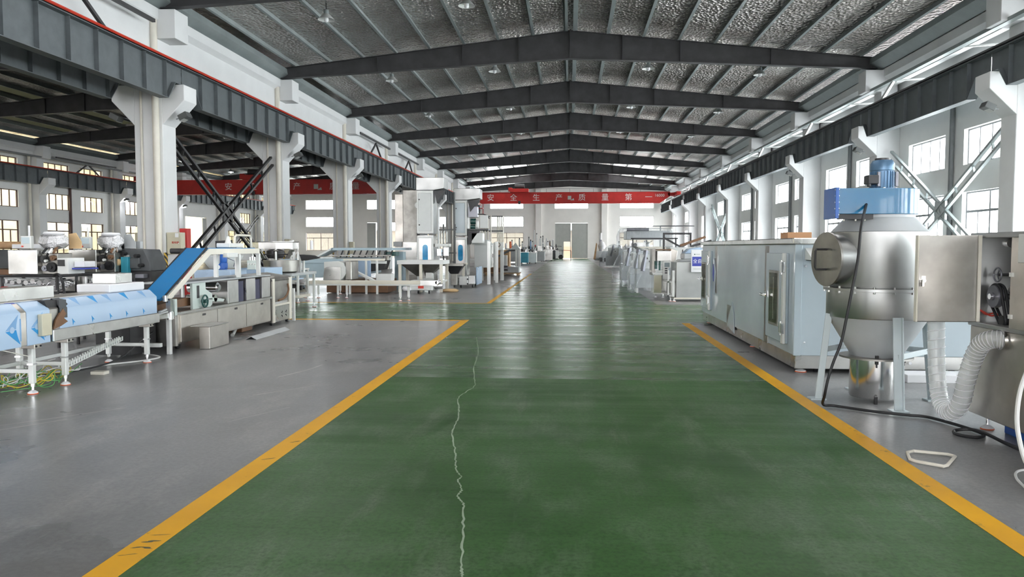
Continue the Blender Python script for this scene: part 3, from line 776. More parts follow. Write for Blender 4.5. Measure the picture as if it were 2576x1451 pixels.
# downpipes between the window pairs
for y, nm in zip([y + 4.55 for y in YC[2:-1]], order):
    o = part('downpipe', MB().cyl((XR - .08, y, 0), (XR - .08, y, 6.7), .075, n=12), 'pipe_grey'); recentre(o)
    tag(o, 'dark grey downpipe between two windows of the bright window wall, %s of its row' % nm, 'pipe', 'downpipes on the window wall')
for y, nm in ((52.0, 'nearer'), (61.0, 'farther')):
    o = part('downpipe', MB().cyl((XL + .1, y, 0), (XL + .1, y, 5.6), .09, n=12), 'frame_brown'); recentre(o)
    tag(o, 'dark downpipe between brown framed windows, %s of the two' % nm, 'pipe', 'downpipes on the brown window wall')

# ---- switch boxes on the columns ------------------------------------------
def switch_box(x, y, z, w, h, label, txt=False):
    t = thing('switch_box', label, 'switch box', (x, y, z), 'beige switch boxes on the columns')
    part('body', MB().bx(x, x + w, y - .12, y + .12, z, z + h), 'box_beige', t, .008)
    part('door', MB().bx(x + .02, x + w - .02, y - .135, y - .12, z + .02, z + h - .02), 'box_beige', t, .004)
    part('lock', MB().cyl((x + w - .06, y - .15, z + h * .5), (x + w - .06, y - .13, z + h * .5), .014, n=10), 'chrome', t)
    return t
b1 = switch_box(-11.36, 20.95, 1.20, .42, .62, 'beige switch box on the nearest white column, above the blue belt')
text(b1, 'lettering', '配电箱', 'wire_red', (-11.10, 20.81, 1.53), (PI / 2, 0, 0), .07)
part('note', MB().bx(-11.10, -11.0, 20.80, 20.812, 1.68, 1.80), 'foam_white', b1)
switch_box(-12.42, 21.16, 1.22, .2, .6, 'narrow beige switch box on the far side of the nearest white column')
switch_box(-11.36, 29.9, 1.1, .2, .62, 'beige switch box on the second white column above steel trays')
switch_box(-11.36, 38.9, 1.05, .22, .62, 'beige switch box on the third white column above the pale blue tunnel')
o = part('hydrant_cabinet', MB().bx(-11.37, -11.14, 21.56, 21.80, 0, 1.95), 'red_paint', None, .01); recentre(o)
tag(o, 'red hydrant cabinet behind the nearest white column and its switch box', 'cabinet')
# ------------------------------------------------------------------ window side: oven cabinet, dust collector, mill cabinet
def foot(parent, x, y, z0, z1, pad='orange_pad', r=.035):
    f = part('levelling_foot', MB().cyl((x, y, .02), (x, y, z1), .011, n=8), 'chrome', parent)
    part('foot_pad', MB().lathe([(r, .006), (r, .014), (r * .55, .028), (r * .3, .035)], (x, y), 14), 'foam_white', f)
    part('pad_ring', MB().lathe([(r * .9, .0), (r * 1.08, .0), (r * 1.08, .007), (r * .9, .007)], (x, y), 14, closed=True), pad, f)
    return f

ov = thing('baking_oven', 'long pale grey-blue oven cabinet with two windowed doors beside the yellow line', 'oven', (3.5, 11.6, 0))
bxp(ov, 'body', 'oven_grey', 2.5, 4.62, 8.68, 14.62, .20, 1.44, .006)
bxp(ov, 'top_cover', 'steel_h', 2.46, 4.64, 8.64, 14.64, 1.44, 1.51, .01)
bxp(ov, 'base_skirt', 'steel_x', 2.52, 4.60, 8.70, 14.60, .05, .20, .004)
bxp(ov, 'corner_post', 'oven_grey', 2.49, 2.57, 8.665, 8.70, .20, 1.44, .004)
bxp(ov, 'joint_strip', 'steel_dull', 2.492, 2.50, 9.80, 9.98, .20, 1.42, 0)
bxp(ov, 'joint_strip', 'steel_dull', 2.492, 2.50, 13.18, 13.34, .62, 1.42, 0)
for y0, y1, hy, wy0, wy1 in ((8.93, 9.80, 9.74, 9.24, 9.60), (13.62, 14.55, 14.42, 14.08, 14.40)):
    dr = bxp(ov, 'door', 'oven_grey', 2.465, 2.50, y0, y1, .30, 1.34, .006)
    bxp(dr, 'window_frame', 'steel_dull', 2.455, 2.467, wy0 - .03, wy1 + .03, .47, 1.13, .003)
    bxp(dr, 'window_pane', 'door_glass', 2.450, 2.456, wy0, wy1, .50, 1.10, 0)
    part('lamp_tube', MB().cyl((2.46, (wy0 + wy1) / 2, .55), (2.46, (wy0 + wy1) / 2, 1.05), .008, n=8), 'steel_mirror', dr)
    hb = bxp(dr, 'hinge_bar', 'alu_white', 2.43, 2.465, y0 - .03, y0 + .05, .30, 1.34, .006)
    for z in (.42, 1.12): part('hinge', MB().bx(2.41, 2.44, y0 - .05, y0 + .06, z, z + .12).cyl((2.42, y0 + .0, z - .02), (2.42, y0, z + .14), .015, n=10), 'steel_bright', hb)
    part('handle', MB().bx(2.44, 2.47, hy - .04, hy + .04, .79, .86).cyl((2.44, hy, .82), (2.40, hy, .82), .014, n=10).cyl((2.40, hy - .09, .82), (2.40, hy + .05, .82), .018, n=12), 'chrome', dr)
part('peeled_film', MB().prism([(11.9, .56), (12.25, .18), (11.72, .10), (11.78, .40)], 'x', 2.485, 2.495), 'oven_grey', ov)
part('bare_patch', MB().prism([(11.95, .50), (12.30, .50), (12.30, .16), (12.1, .2)], 'x', 2.494, 2.499), 'steel_dull', ov)
part('peeled_film', MB().prism([(13.35, 1.22), (13.24, .98), (13.30, .60), (13.38, .80)], 'x', 2.47, 2.49), 'oven_grey', ov)
part('peeled_film_underside', MB().prism([(13.37, 1.12), (13.29, .95), (13.33, .82), (13.40, .95)], 'x', 2.462, 2.468), 'sign_blue', ov)
vh = part('vent_hood', MB().prism([(8.68, 1.40), (8.46, 1.30), (8.45, 1.27), (8.68, 1.27)], 'x', 2.6, 2.95), 'machine_white', ov)
part('vent_mesh', MB().bx(2.61, 2.94, 8.47, 8.67, 1.262, 1.268), 'dark_iron', vh)
for z in (.35, 1.2): part('bolt', MB().cyl((2.61, 8.68, z), (2.61, 8.665, z), .012, n=8), 'chrome', ov)
for x, y in ((2.62, 8.82), (2.62, 11.0), (2.62, 14.4), (4.5, 8.82), (4.5, 11.6), (4.5, 14.4)): foot(ov, x, y, 0, .06, r=.06)
for x, y in ((2.78, 8.80), (2.78, 10.85), (4.3, 8.9)):
    c = part('caster', MB().cyl((x - .02, y, .045), (x + .02, y, .045), .045, n=14), 'rubber_black', ov)
    part('fork', MB().bx(x - .03, x + .03, y - .02, y + .03, .045, .07), 'chrome', c)
for x in (3.62, 3.75): part('knob', MB().cyl((x, 8.70, .13), (x, 8.66, .13), .018, n=10), 'chrome', ov)

o = bxp(None, 'carton', 'cardboard', 2.58, 2.86, 9.3, 9.62, 1.51, 1.585, .004); recentre(o)
tag(o, 'flat brown cardboard carton lying on top of the pale oven cabinet', 'carton')

# dust collector: fan on a round hopper on four legs
C = (2.82, 7.23)
dc = thing('dust_collector', 'round steel dust collector with blue fan housing on four grey legs', 'dust collector', (C[0], C[1], 0))
part('upper_shell', MB().lathe([(.405, 1.035), (.41, 1.05), (.41, 1.545), (.405, 1.55)], C, 56), 'steel_satin', dc)
part('top_cone', MB().lathe([(.412, 1.548), (.40, 1.56), (.295, 1.675), (.295, 1.70)], C, 56), 'machine_grey', dc)
fl = part('flange', MB().lathe([(.435, 1.015), (.462, 1.018), (.462, 1.042), (.435, 1.045)], C, 56, closed=True), 'steel_satin', dc)
bb = MB()
for k in range(18):
    a = 2 * PI * k / 18 + .1; x, y = C[0] + .449 * math.cos(a), C[1] + .449 * math.sin(a)
    part('bolt', MB().cyl((x, y, 1.0), (x, y, 1.062), .010, n=6), 'chrome', fl)
part('lower_shell', MB().lathe([(.43, .775), (.435, .785), (.435, 1.015), (.43, 1.02)], C, 56), 'steel_satin', dc)
part('hopper_cone', MB().lathe([(.21, .41), (.43, .778)], C, 56), 'machine_grey', dc)
pl = part('outlet_plate', MB().lathe([(.02, .398), (.315, .398), (.315, .414), (.02, .414)], C, 48, closed=True), 'steel_dull', dc)
bk = part('collection_bucket', MB().lathe([(.01, .035), (.215, .035), (.222, .05), (.222, .395), (.01, .395)], C, 48), 'steel_bright', dc)
for a in (-1.9, -.3, 1.2):
    x, y = C[0] + .235 * math.cos(a), C[1] + .235 * math.sin(a)
    part('clamp', MB().bx(x - .012, x + .012, y - .012, y + .012, .36, .44).cyl((x, y, .33), (x, y, .40), .008, n=8), 'dark_iron', bk)
    part('clamp', MB().bx(x - .012, x + .012, y - .012, y + .012, .0, .07), 'dark_iron', bk)
for dx, dy in ((-1, 0), (0, -1), (1, 0), (0, 1)):
    p1 = (C[0] + dx * .44, C[1] + dy * .44, .80); p0 = (C[0] + dx * .52, C[1] + dy * .52, .01)
    side = Vector((-dy, dx, 0))
    lg = part('leg', MB().bar(Vector(p0) + side * .0, Vector(p1), .075, .012, up=(dx, dy, .12)).bar(Vector(p0) + side * .035, Vector(p1) + side * .035, .012, .06, up=(dx, dy, .12)), 'leg_grey', dc, .002)
    part('base_plate', MB().bx(p0[0] - .07, p0[0] + .07, p0[1] - .06, p0[1] + .06, 0, .012), 'leg_grey', lg)
for (a, b) in (((-1, 0), (0, 1)), ((0, 1), (1, 0)), ((1, 0), (0, -1))):
    part('tie_bar', MB().bar((C[0] + a[0] * .48, C[1] + a[1] * .48, .46), (C[0] + b[0] * .48, C[1] + b[1] * .48, .46), .012, .05), 'leg_grey', dc, .002)
ax = Vector((-.973, -.23, 0)).normalized(); ic = Vector((C[0], C[1], 1.30))
ip = part('inlet_pipe', MB().cyl(ic + ax * .18, ic + ax * .50, .225, n=40), 'steel_satin', dc)
cv = part('inlet_cover', MB().cyl(ic + ax * .50, ic + ax * .52, .245, n=40), 'steel_dull', dc)
sd = Vector((0, 0, 1)); hc = ic + ax * .52 + Vector((.0, -.02, 0))
part('cover_handle', MB().tube([hc + sd * .09, hc + sd * .09 + ax * .10, hc + sd * .07 + ax * .11, hc - sd * .07 + ax * .11, hc - sd * .09 + ax * .10, hc - sd * .09], .010, 8), 'dark_iron', dc)
# spiral fan housing
fc = (2.85, 7.22); out = []
for k in range(33):
    a = -PI / 2 + 2 * PI * k / 33 * .93; r = .245 + .055 * (1 - k / 33)
    out.append((fc[0] + r * math.cos(a), fc[1] + r * math.sin(a)))
poly = [(2.33, 6.925)] + out + [(2.62, 7.16), (2.33, 7.16)]
fh = part('fan_housing', MB().prism(poly, 'z', 1.70, 1.925), 'blower_blue', dc, .004)
of = part('outlet_flange', MB().bx(2.315, 2.345, 6.89, 7.20, 1.66, 1.93), 'machine_blue', fh, .003)
for k in range(5): part('bolt', MB().cyl((2.313, 6.90, 1.69 + .055 * k), (2.35, 6.90, 1.69 + .055 * k), .007, n=6), 'chrome', of)
part('foot_rail', MB().bx(2.36, 2.66, 6.95, 6.99, 1.655, 1.70), 'dark_iron', fh)
for x in (2.42, 2.52, 2.60): part('bolt', MB().cyl((x, 6.97, 1.64), (x, 6.97, 1.66), .009, n=6), 'chrome', fh)
# motor
mc = (2.84, 7.24)
mo = part('motor', MB().lathe([(.09, 1.925), (.095, 1.94), (.095, 2.10), (.092, 2.10), (.092, 2.17), (.075, 2.195), (.02, 2.20)], mc, 28), 'motor_blue', dc)
for k in range(22):
    a = 2 * PI * k / 22
    part('fin', MB().bar((mc[0] + .094 * math.cos(a), mc[1] + .094 * math.sin(a), 1.945), (mc[0] + .094 * math.cos(a), mc[1] + .094 * math.sin(a), 2.095), .005, .018, up=(math.cos(a), math.sin(a), 0)), 'motor_blue', mo, smooth=False)
part('fan_cowl', MB().lathe([(.097, 2.10), (.102, 2.105), (.102, 2.165), (.085, 2.195), (.05, 2.20)], mc, 28), 'motor_blue', mo)
part('top_cap', MB().lathe([(.065, 2.19), (.065, 2.215), (.02, 2.22)], mc, 20), 'dark_iron', mo)
for dx in (-.07, .085): part('mounting_lug', MB().bx(mc[0] + dx - .012, mc[0] + dx + .012, mc[1] - .115, mc[1] - .09, 1.955, 2.085), 'pulley_grey', mo, .002)
part('terminal_box', MB().bx(2.665, 2.76, 7.10, 7.21, 1.975, 2.055).cyl((2.68, 7.12, 1.95), (2.68, 7.12, 1.99), .018, n=10), 'dark_iron', mo, .006)
for k in range(6):
    a = 2 * PI * k / 6 + .3; part('bolt', MB().cyl((mc[0] + .12 * math.cos(a), mc[1] + .12 * math.sin(a), 1.92), (mc[0] + .12 * math.cos(a), mc[1] + .12 * math.sin(a), 1.945), .010, n=6), 'chrome', fh)

pc = spline([(2.67, 7.08, 1.93), (2.60, 6.95, 1.80), (2.46, 6.68, 1.58), (2.43, 6.66, 1.29), (2.39, 6.66, 1.05), (2.35, 6.66, .81), (2.31, 6.66, .60), (2.25, 6.66, .43), (2.21, 6.66, .29), (2.19, 6.68, .14),
             (2.22, 6.80, .035), (2.33, 6.83, .018), (2.58, 6.62, .018), (2.80, 6.5, .018), (2.93, 6.44, .018), (3.02, 6.22, .018), (3.07, 6.02, .018), (3.08, 5.86, .018), (2.98, 5.76, .018), (2.88, 5.84, .02), (2.92, 5.96, .02), (3.02, 5.95, .035), (3.07, 5.82, .035), (3.10, 5.6, .018), (3.12, 5.2, .018)], 8)
o = part('power_cable', MB().tube(pc, .0125, 8), 'rubber_black'); recentre(o)
tag(o, 'black power cable hanging from the fan motor and coiled on the floor', 'cable')

# mill cabinet with its door swung open
gm = thing('mill_cabinet', 'stainless mill cabinet with open door, pulley and belt inside', 'cabinet', (3.5, 5.5, 0))
bs = bxp(gm, 'base', 'steel_warm', 3.16, 3.92, 4.6, 6.26, .11, .80, .008)
sh = MB().bx(3.14, 3.94, 6.20, 6.26, .82, 1.50).bx(3.60, 3.64, 5.70, 6.20, .82, 1.50).bx(3.14, 3.94, 4.6, 6.26, 1.48, 1.52).bx(3.14, 3.94, 4.6, 6.26, .80, .83).bx(3.60, 3.94, 4.6, 5.70, .83, 1.48).bx(3.50, 3.60, 5.66, 5.70, .83, 1.48)
part('upper_shell', sh, 'steel_satin', gm, .004)
bxp(gm, 'front_panel', 'steel_warm', 3.14, 3.16, 4.6, 5.70, .83, 1.48, .003)
bxp(gm, 'white_panel', 'machine_white', 3.13, 3.142, 5.34, 5.60, 1.30, 1.50, .003)  # plain white panel set where the closed front has a bright patch
for z in (.90, 1.20): part('catch', MB().bx(3.125, 3.142, 5.655, 5.69, z, z + .03), 'alu_white', gm)
dr = bxp(gm, 'door', 'steel_dull', 2.665, 3.125, 6.08, 6.11, .835, 1.50, .006)
bxp(dr, 'hinge_strip', 'rail_cream', 3.105, 3.13, 6.065, 6.08, .84, 1.50, .002)
bxp(dr, 'edge_strip', 'rail_cream', 2.660, 2.672, 6.07, 6.115, .835, 1.50, .002)
part('latch', MB().bx(2.69, 2.72, 6.06, 6.08, 1.14, 1.19).cyl((2.70, 6.03, 1.155), (2.70, 6.08, 1.155), .012, n=8).bx(2.685, 2.70, 6.035, 6.06, 1.11, 1.16), 'chrome', dr)
PX_, PY_, PZ_ = 3.235, 6.06, 1.035
pu = part('pulley', MB().cyl((PX_ - .02, PY_, PZ_), (PX_ + .02, PY_, PZ_), .085, n=28).cyl((PX_ - .03, PY_, PZ_), (PX_ - .02, PY_, PZ_), .03, n=16), 'pulley_grey', gm)
part('hub', MB().cyl((PX_ - .045, PY_, PZ_), (PX_ - .03, PY_, PZ_), .022, n=14), 'chrome', pu)
part('shaft', MB().cyl((PX_ + .02, PY_, PZ_), (3.60, PY_, PZ_), .022, n=12).cyl((PX_ + .12, PY_, PZ_), (PX_ + .16, PY_, PZ_), .04, n=14), 'dark_iron', pu)
qa = math.atan2(.84 - PZ_, 5.955 - PY_)
bl = [(PX_, PY_ + .092 * math.cos(a), PZ_ + .092 * math.sin(a)) for a in [qa + PI / 2 + .15 + i * (PI - .3) / 12 for i in range(13)]] + [(PX_, 5.955 + .045 * math.cos(a), .86 + .045 * math.sin(a)) for a in [qa - PI / 2 + i * PI / 6 for i in range(7)]]
part('drive_belt', MB().tube(bl, .011, 6, True), 'rubber_black', gm)
part('drive_belt', MB().tube([(x + .03, y, z) for x, y, z in bl], .011, 6, True), 'rubber_black', gm)
part('lower_pulley', MB().cyl((PX_ - .01, 5.955, .86), (PX_ + .05, 5.955, .86), .038, n=20), 'dark_iron', gm)
HX, HY, HZ = 3.25, 6.07, 1.20
hw = part('handwheel', MB().ring((HX, HY, HZ), (1, 0, 0), .052, .007, 24, 8), 'pulley_grey', gm)
part('spindle', MB().cyl((HX, HY, HZ), (3.60, HY, HZ), .010, n=10).cyl((HX + .10, HY, HZ), (HX + .13, HY, HZ), .018, n=10), 'dark_iron', hw)
for a in (0, 2.1, 4.2): part('spoke', MB().bar((HX, HY, HZ), (HX, HY + .05 * math.cos(a), HZ + .05 * math.sin(a)), .008, .006), 'pulley_grey', hw)
for x, z in ((3.42, 1.08), (3.40, 1.44)): part('bearing', MB().cyl((x, 6.17, z), (x, 6.20, z), .035, n=16), 'steel_bright', gm)
part('red_wire', MB().tube(spline([(3.16, 6.18, .93), (3.20, 6.15, .91), (3.25, 6.14, .88), (3.30, 6.14, .89), (3.34, 6.12, .86)], 6), .006, 6), 'wire_red', gm)
part('red_wire', MB().tube(spline([(3.16, 6.18, .95), (3.22, 6.16, .89), (3.28, 6.15, .90), (3.33, 6.14, .87)], 6), .006, 6), 'wire_red', gm)
for x, y in ((3.24, 6.12), (3.24, 4.8), (3.84, 6.12), (3.84, 4.8)): foot(gm, x, y, 0, .11, r=.045)
o = bxp(None, 'drip_tray', 'machine_blue', 3.30, 3.78, 4.95, 6.0, 0, .085, .006); recentre(o)
tag(o, 'blue drip tray pushed under the mill cabinet', 'tray')

# clear ribbed hose between the tank and the mill
hp = spline([(3.02, 6.52, .98), (3.02, 6.52, .80), (3.02, 6.50, .50), (3.02, 6.45, .24), (3.02, 6.36, .115), (3.03, 6.24, .10), (3.04, 6.13, .20), (3.05, 6.07, .40), (3.06, 6.0, .57), (3.07, 5.91, .69), (3.10, 5.82, .735), (3.16, 5.78, .735)], 10)
ho = thing('suction_hose', 'clear ribbed suction hose looping from the tank to the mill base', 'hose', (3.04, 6.25, 0))
part('film', MB().tube(hp, .064, 20, caps=False), 'hose_film', ho)
sp = []; turns = 46; n_ = turns * 12; Lc = len(hp) - 1; prev = None
for i in range(n_ + 1):
    u_ = i / n_ * Lc; j = min(int(u_), Lc - 1); p = hp[j].lerp(hp[j + 1], u_ - j); d = (hp[j + 1] - hp[j]).normalized()
    a = Vector((1, 0, 0)); a = (a - d * a.dot(d)).normalized(); b_ = d.cross(a); th = 2 * PI * i / 12
    sp.append(p + (a * math.cos(th) + b_ * math.sin(th)) * .066)
part('spiral_wire', MB().tube(sp, .0038, 5), 'foam_white', ho)
placed('hose_clip', MB().lathe([(.066, -.012), (.074, -.012), (.074, .012), (.066, .012)], (0, 0), 20, closed=True), 'steel_bright', ho, (3.14, 5.79, .735), (0, PI / 2, 0))

# pale loop frame and cable ends on the floor
o = part('wire_frame', MB().tube([(2.30, 5.32, .014), (2.36, 5.36, .014), (2.55, 5.29, .014), (2.575, 5.24, .014), (2.42, 5.02, .014), (2.385, 4.995, .014), (2.26, 5.10, .014), (2.245, 5.15, .014)], .011, 8, True), 'rail_cream'); recentre(o)
tag(o, 'pale bent rod frame lying on the floor beside the yellow line', 'frame')
o = part('air_line', MB().tube(spline([(2.9, 4.62, .95), (2.70, 4.6, .78), (2.63, 4.6, .65), (2.60, 4.6, .49), (2.61, 4.6, .32), (2.68, 4.6, .12), (2.85, 4.62, .02), (3.1, 4.5, .016)], 8), .013, 8), 'wire_white'); recentre(o)
tag(o, 'white air line drooping in front of the mill cabinet base', 'hose')
o = part('air_line', MB().tube(spline([(2.62, 4.42, .008), (2.66, 4.6, .008), (2.72, 4.8, .008), (2.82, 4.95, .008), (2.98, 5.0, .008)], 8), .008, 8), 'wire_white'); recentre(o)
tag(o, 'short white line curving on the wet looking floor near the yellow line', 'hose')

o = part('foam_strip', MB().bx(3.5, 4.55, 8.15, 8.45, 0, .085), 'foam_white', None, .006); recentre(o)
tag(o, 'long white foam strip on the floor between the dust tank legs and the oven', 'strip')
# ------------------------------------------------------------------ column side, near: tunnel conveyor, depositor, belt conveyor
def sq_leg(parent, x, y, ztop, w=.045, zf=.10, mat='alu_white', pad='orange_pad', nm='leg'):
    l_ = part(nm, MB().bx(x - w / 2, x + w / 2, y - w / 2, y + w / 2, zf, ztop), mat, parent, .004)
    f = part('levelling_foot', MB().cyl((x, y, .02), (x, y, zf + .01), .012, n=8).cyl((x, y, zf - .03), (x, y, zf), .022, n=12), 'chrome', l_)
    part('foot_pad', MB().lathe([(.045, .006), (.045, .014), (.028, .028), (.014, .036)], (x, y), 16), 'foam_white', l_)
    part('pad_ring', MB().lathe([(.040, 0), (.049, 0), (.049, .007), (.040, .007)], (x, y), 16, closed=True), pad, l_)
    return l_
tc = thing('tunnel_conveyor', 'covered conveyor wrapped in pale blue protective film with printed marks', 'conveyor', (-5.4, 7.2, 0))
def hood(y0, y1, zb_, name, mat, e=0.0):
    P = [(-5.08 + e, zb_), (-5.08 + e, .80), (-5.17 + e * .7, .885 + e), (-5.62 - e * .7, .885 + e), (-5.71 - e, .80), (-5.71 - e, zb_)]
    return part(name, MB().prism(P, 'y', y0, y1), mat, tc, .004)
hd1 = hood(5.3, 6.70, .48, 'hood', 'film_blue'); hd2 = hood(6.78, 7.10, .48, 'hood', 'film_blue')
hood(6.70, 6.78, .485, 'seam_strip', 'steel_warm', -.006)
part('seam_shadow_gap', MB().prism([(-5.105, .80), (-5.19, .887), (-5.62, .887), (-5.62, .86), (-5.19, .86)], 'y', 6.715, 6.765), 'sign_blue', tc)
hd3 = hood(7.24, 9.05, .595, 'hood', 'film_blue')
hood(7.10, 7.24, .595, 'bare_hood_end', 'steel_dull', -.004)
# torn edge of the film: dark curled tongues
part('torn_film', MB().prism([(-5.075, .88), (-5.075, .70), (-5.066, .70), (-5.066, .80), (-5.15, .90), (-5.165, .893)], 'y', 7.23, 7.34), 'machine_dark', hd3)
part('torn_film', MB().prism([(7.12, .60), (7.16, .69), (7.27, .795), (7.32, .74), (7.28, .70), (7.34, .66), (7.24, .625)], 'x', -5.078, -5.062), 'brown_belt', hd3)
part('torn_film', MB().prism([(7.10, .80), (7.34, .80), (7.40, .83), (7.33, .885), (7.05, .885)], 'x', -5.20, -5.10), 'dark_iron', hd3)
part('tray', MB().bx(-5.73, -5.055, 7.11, 9.06, .48, .598), 'steel_h', tc, .006)
part('top_strip', MB().bx(-5.60, -5.25, 5.4, 9.04, .884, .893), 'steel_warm', tc, .002)
part('switch_plate', MB().bx(-5.08, -5.03, 6.92, 7.06, .555, .765), 'box_beige', hd2, .006)
# printed film maker's marks: a pale and a dark wedge round a white dot
for y, hh in ((6.50, hd1), (6.83, hd2)):
    part('printed_mark', MB().prism([(y, .648), (y + .165, .785), (y + .14, .70), (y + .135, .655)], 'x', -5.0795, -5.0785), 'film_print_pale', hh)
    part('printed_mark', MB().prism([(y, .640), (y + .135, .647), (y + .150, .59), (y + .185, .505)], 'x', -5.0795, -5.0785), 'film_print', hh)
    part('printed_dot', MB().cyl((-5.0795, y + .082, .650), (-5.0775, y + .082, .650), .030, n=18), 'film_blue', hh)
    part('printed_strip', MB().bx(-5.0795, -5.0785, y + .182, y + .20, .535, .745), 'film_print_pale', hh)
for y in (7.43, 7.75, 8.07, 8.38, 8.73):
    part('printed_mark', MB().prism([(y, .682), (y + .055, .633), (y + .03, .640), (y + .012, .61)], 'x', -5.0795, -5.0785), 'film_print', hd3)
for k, y in enumerate((7.50, 7.80, 8.05, 8.38, 8.75)):
    z0, z1 = (.805, .882); X = lambda z: -5.08 - (z - .80) / .085 * .09 + .0015
    part('printed_mark', MB().add([(X(z1), y, z1), (X(z1), y + .11, z1), (X(z0), y + .075, z0), (X(z1) + .001, y, z1 - .001), (X(z1) + .001, y + .11, z1 - .001), (X(z0) + .001, y + .075, z0 - .001)],
         [(0, 1, 2), (3, 5, 4), (0, 3, 4, 1), (1, 4, 5, 2), (2, 5, 3, 0)]), 'film_print_pale' if k % 2 == 0 else 'film_print', hd3)
legs = []
for x, y in ((-5.15, 6.92), (-5.15, 7.40), (-5.15, 8.92), (-5.64, 6.92), (-5.64, 7.40), (-5.64, 8.92)):
    l_ = sq_leg(tc, x, y, .47, .05); legs.append(l_)
    part('bracket', MB().bx(x - .07, x + .07, y - .05, y + .05, .44, .485), 'steel_warm', l_, .004)
    part('bolt', MB().cyl((x + .07, y - .03, .462), (x + .078, y - .03, .462), .010, n=8).cyl((x + .07, y + .03, .462), (x + .078, y + .03, .462), .010, n=8), 'dark_iron', l_)
    part('locking_ring', MB().bx(x - .03, x + .03, y - .03, y + .03, .28, .295), 'chrome', l_)
for y in (6.92, 7.40, 8.92): part('cross_bar', MB().bx(-5.62, -5.17, y - .02, y + .02, .20, .24), 'alu_white', tc, .003)
part('cross_bar', MB().bx(-5.66, -5.62, 6.94, 8.9, .20, .24), 'alu_white', tc, .003)
part('stay', MB().bar((-5.17, 6.92, .36), (-5.30, 6.60, .48), .03, .006), 'steel_warm', tc)

# loose wiring under the conveyor
random.seed(3)
wr = thing('wiring_loom', 'tangle of green, yellow and white wires lying under the film wrapped conveyor', 'wires', (-5.4, 7.5, 0))
for k in range(22):
    c = ('wire_green', 'wire_yellow', 'wire_white', 'wire_green')[k % 4]
    x, y = -5.62 + random.random() * .35, 6.7 + random.random() * .5
    pts = [(x, y, .02 + .10 * random.random())]
    for j in range(6):
        x = min(-5.22, max(-5.75, x + random.uniform(-.12, .14))); y += random.uniform(-.05, .30) if k % 3 else random.uniform(-.15, .2)
        pts.append((x, min(y, 8.1), max(.012, random.uniform(.01, .17))))
    part('wire', MB().tube(spline(pts, 5), .005, 5), c, wr)
for k in range(4):
    part('wire_tie', MB().ring((-5.45 + .03 * k, 6.8 + .12 * k, .11 + .02 * k), (.3, 1, 0), .03, .004, 14, 5), 'wire_white', wr)
# slotted trunking lying aslant
tk = thing('slotted_trunking', 'slotted white cable trunking slanting up under the tunnel conveyor tray', 'trunking', (-5.5, 8.1, 0))
A, B = Vector((-5.30, 7.55, .13)), Vector((-5.52, 8.98, .26))
part('base', MB().bar(A, B, .05, .008), 'machine_white', tk)
for k in range(26):
    p = A.lerp(B, k / 25.0)
    for s in (-.025, .02): part('finger', MB().bx(p.x + s, p.x + s + .005, p.y - .012, p.y + .012, p.z, p.z + .05), 'machine_white', tk, smooth=False)
o = part('floor_cable', MB().tube(spline([(-5.75, 7.9, .012), (-5.5, 8.6, .012), (-5.25, 8.95, .012), (-5.2, 9.3, .012), (-5.6, 9.6, .012)], 8), .010, 6), 'wire_white'); recentre(o)
tag(o, 'white cable curving over the floor past the tunnel conveyor feet', 'cable')
o = part('floor_cable', MB().tube(spline([(-5.9, 7.6, .014), (-5.55, 8.2, .014), (-5.42, 8.75, .06), (-5.36, 9.2, .25), (-5.4, 9.5, .3)], 8), .010, 6), 'rubber_black'); recentre(o)
tag(o, 'black cable rising from the floor behind the tunnel conveyor leg', 'cable')
o = part('offcut_block', MB().bx(-5.28, -5.12, 8.0, 8.10, 0, .035), 'rail_cream', None, .004); recentre(o)
tag(o, 'small pale offcut block lying on the grey floor by the tunnel conveyor', 'block')

# boxes resting on the tunnel
t = thing('cover_box', 'folded steel cover resting on the film wrapped tunnel, end shining white', 'cover', (-5.4, 7.1, .893))
part('shell', MB().bx(-5.56, -5.30, 6.2, 7.48, .893, 1.015), 'steel_h', t, .004)
o = part('foam_block', MB().bx(-5.60, -5.2, 8.28, 8.99, .893, .985), 'foam_white', None, .01); recentre(o); tag(o, 'long white foam block lying on top of the wrapped tunnel', 'foam block')
t = thing('cover_box', 'small steel cover box standing on the white foam block', 'cover', (-5.4, 8.75, .985))
part('shell', MB().bx(-5.56, -5.28, 8.52, 8.86, .985, 1.10), 'steel_v', t, .004)

# depositor line: three door cabinet, four covers, side frame with rollers
dp = thing('depositor', 'stainless depositor line with three slotted doors and box covers on top', 'machine', (-5.6, 11.5, 0))
part('cabinet', MB().bx(-6.05, -5.27, 9.86, 13.10, .10, .50), 'steel_warm', dp, .006)
part('worktop', MB().bx(-6.08, -5.24, 9.80, 13.14, .50, .535), 'steel_h', dp, .004)
part('end_plate', MB().bx(-6.05, -5.25, 9.80, 9.86, .08, .50), 'steel_dull', dp, .004)
for k, (a, b) in enumerate(((9.95, 11.03), (11.05, 12.05), (12.07, 13.07))):
    d_ = part('door', MB().bx(-5.27, -5.255, a, b, .12, .485), 'steel_warm', dp, .003)
    yy = (a + b) / 2 + .12
    part('slot_handle', MB().bx(-5.258, -5.25, yy - .05, yy + .05, .425, .455), 'dark_iron', d_, .004)
for k, (a, b) in enumerate(((11.42, 11.80), (12.10, 12.46), (12.74, 13.10))):
    c = part('cover', MB().bx(-5.56, -5.265, a, b, .535, .895), 'steel_v', dp, .006)
    part('knob', MB().cyl((-5.40, a - .02, .80), (-5.40, a, .80), .022, n=14), 'machine_white', c)
    part('dark_gap', MB().bx(-5.62, -5.30, b + .01, b + .26, .535, .86), 'gap_navy', dp) if k < 2 else None
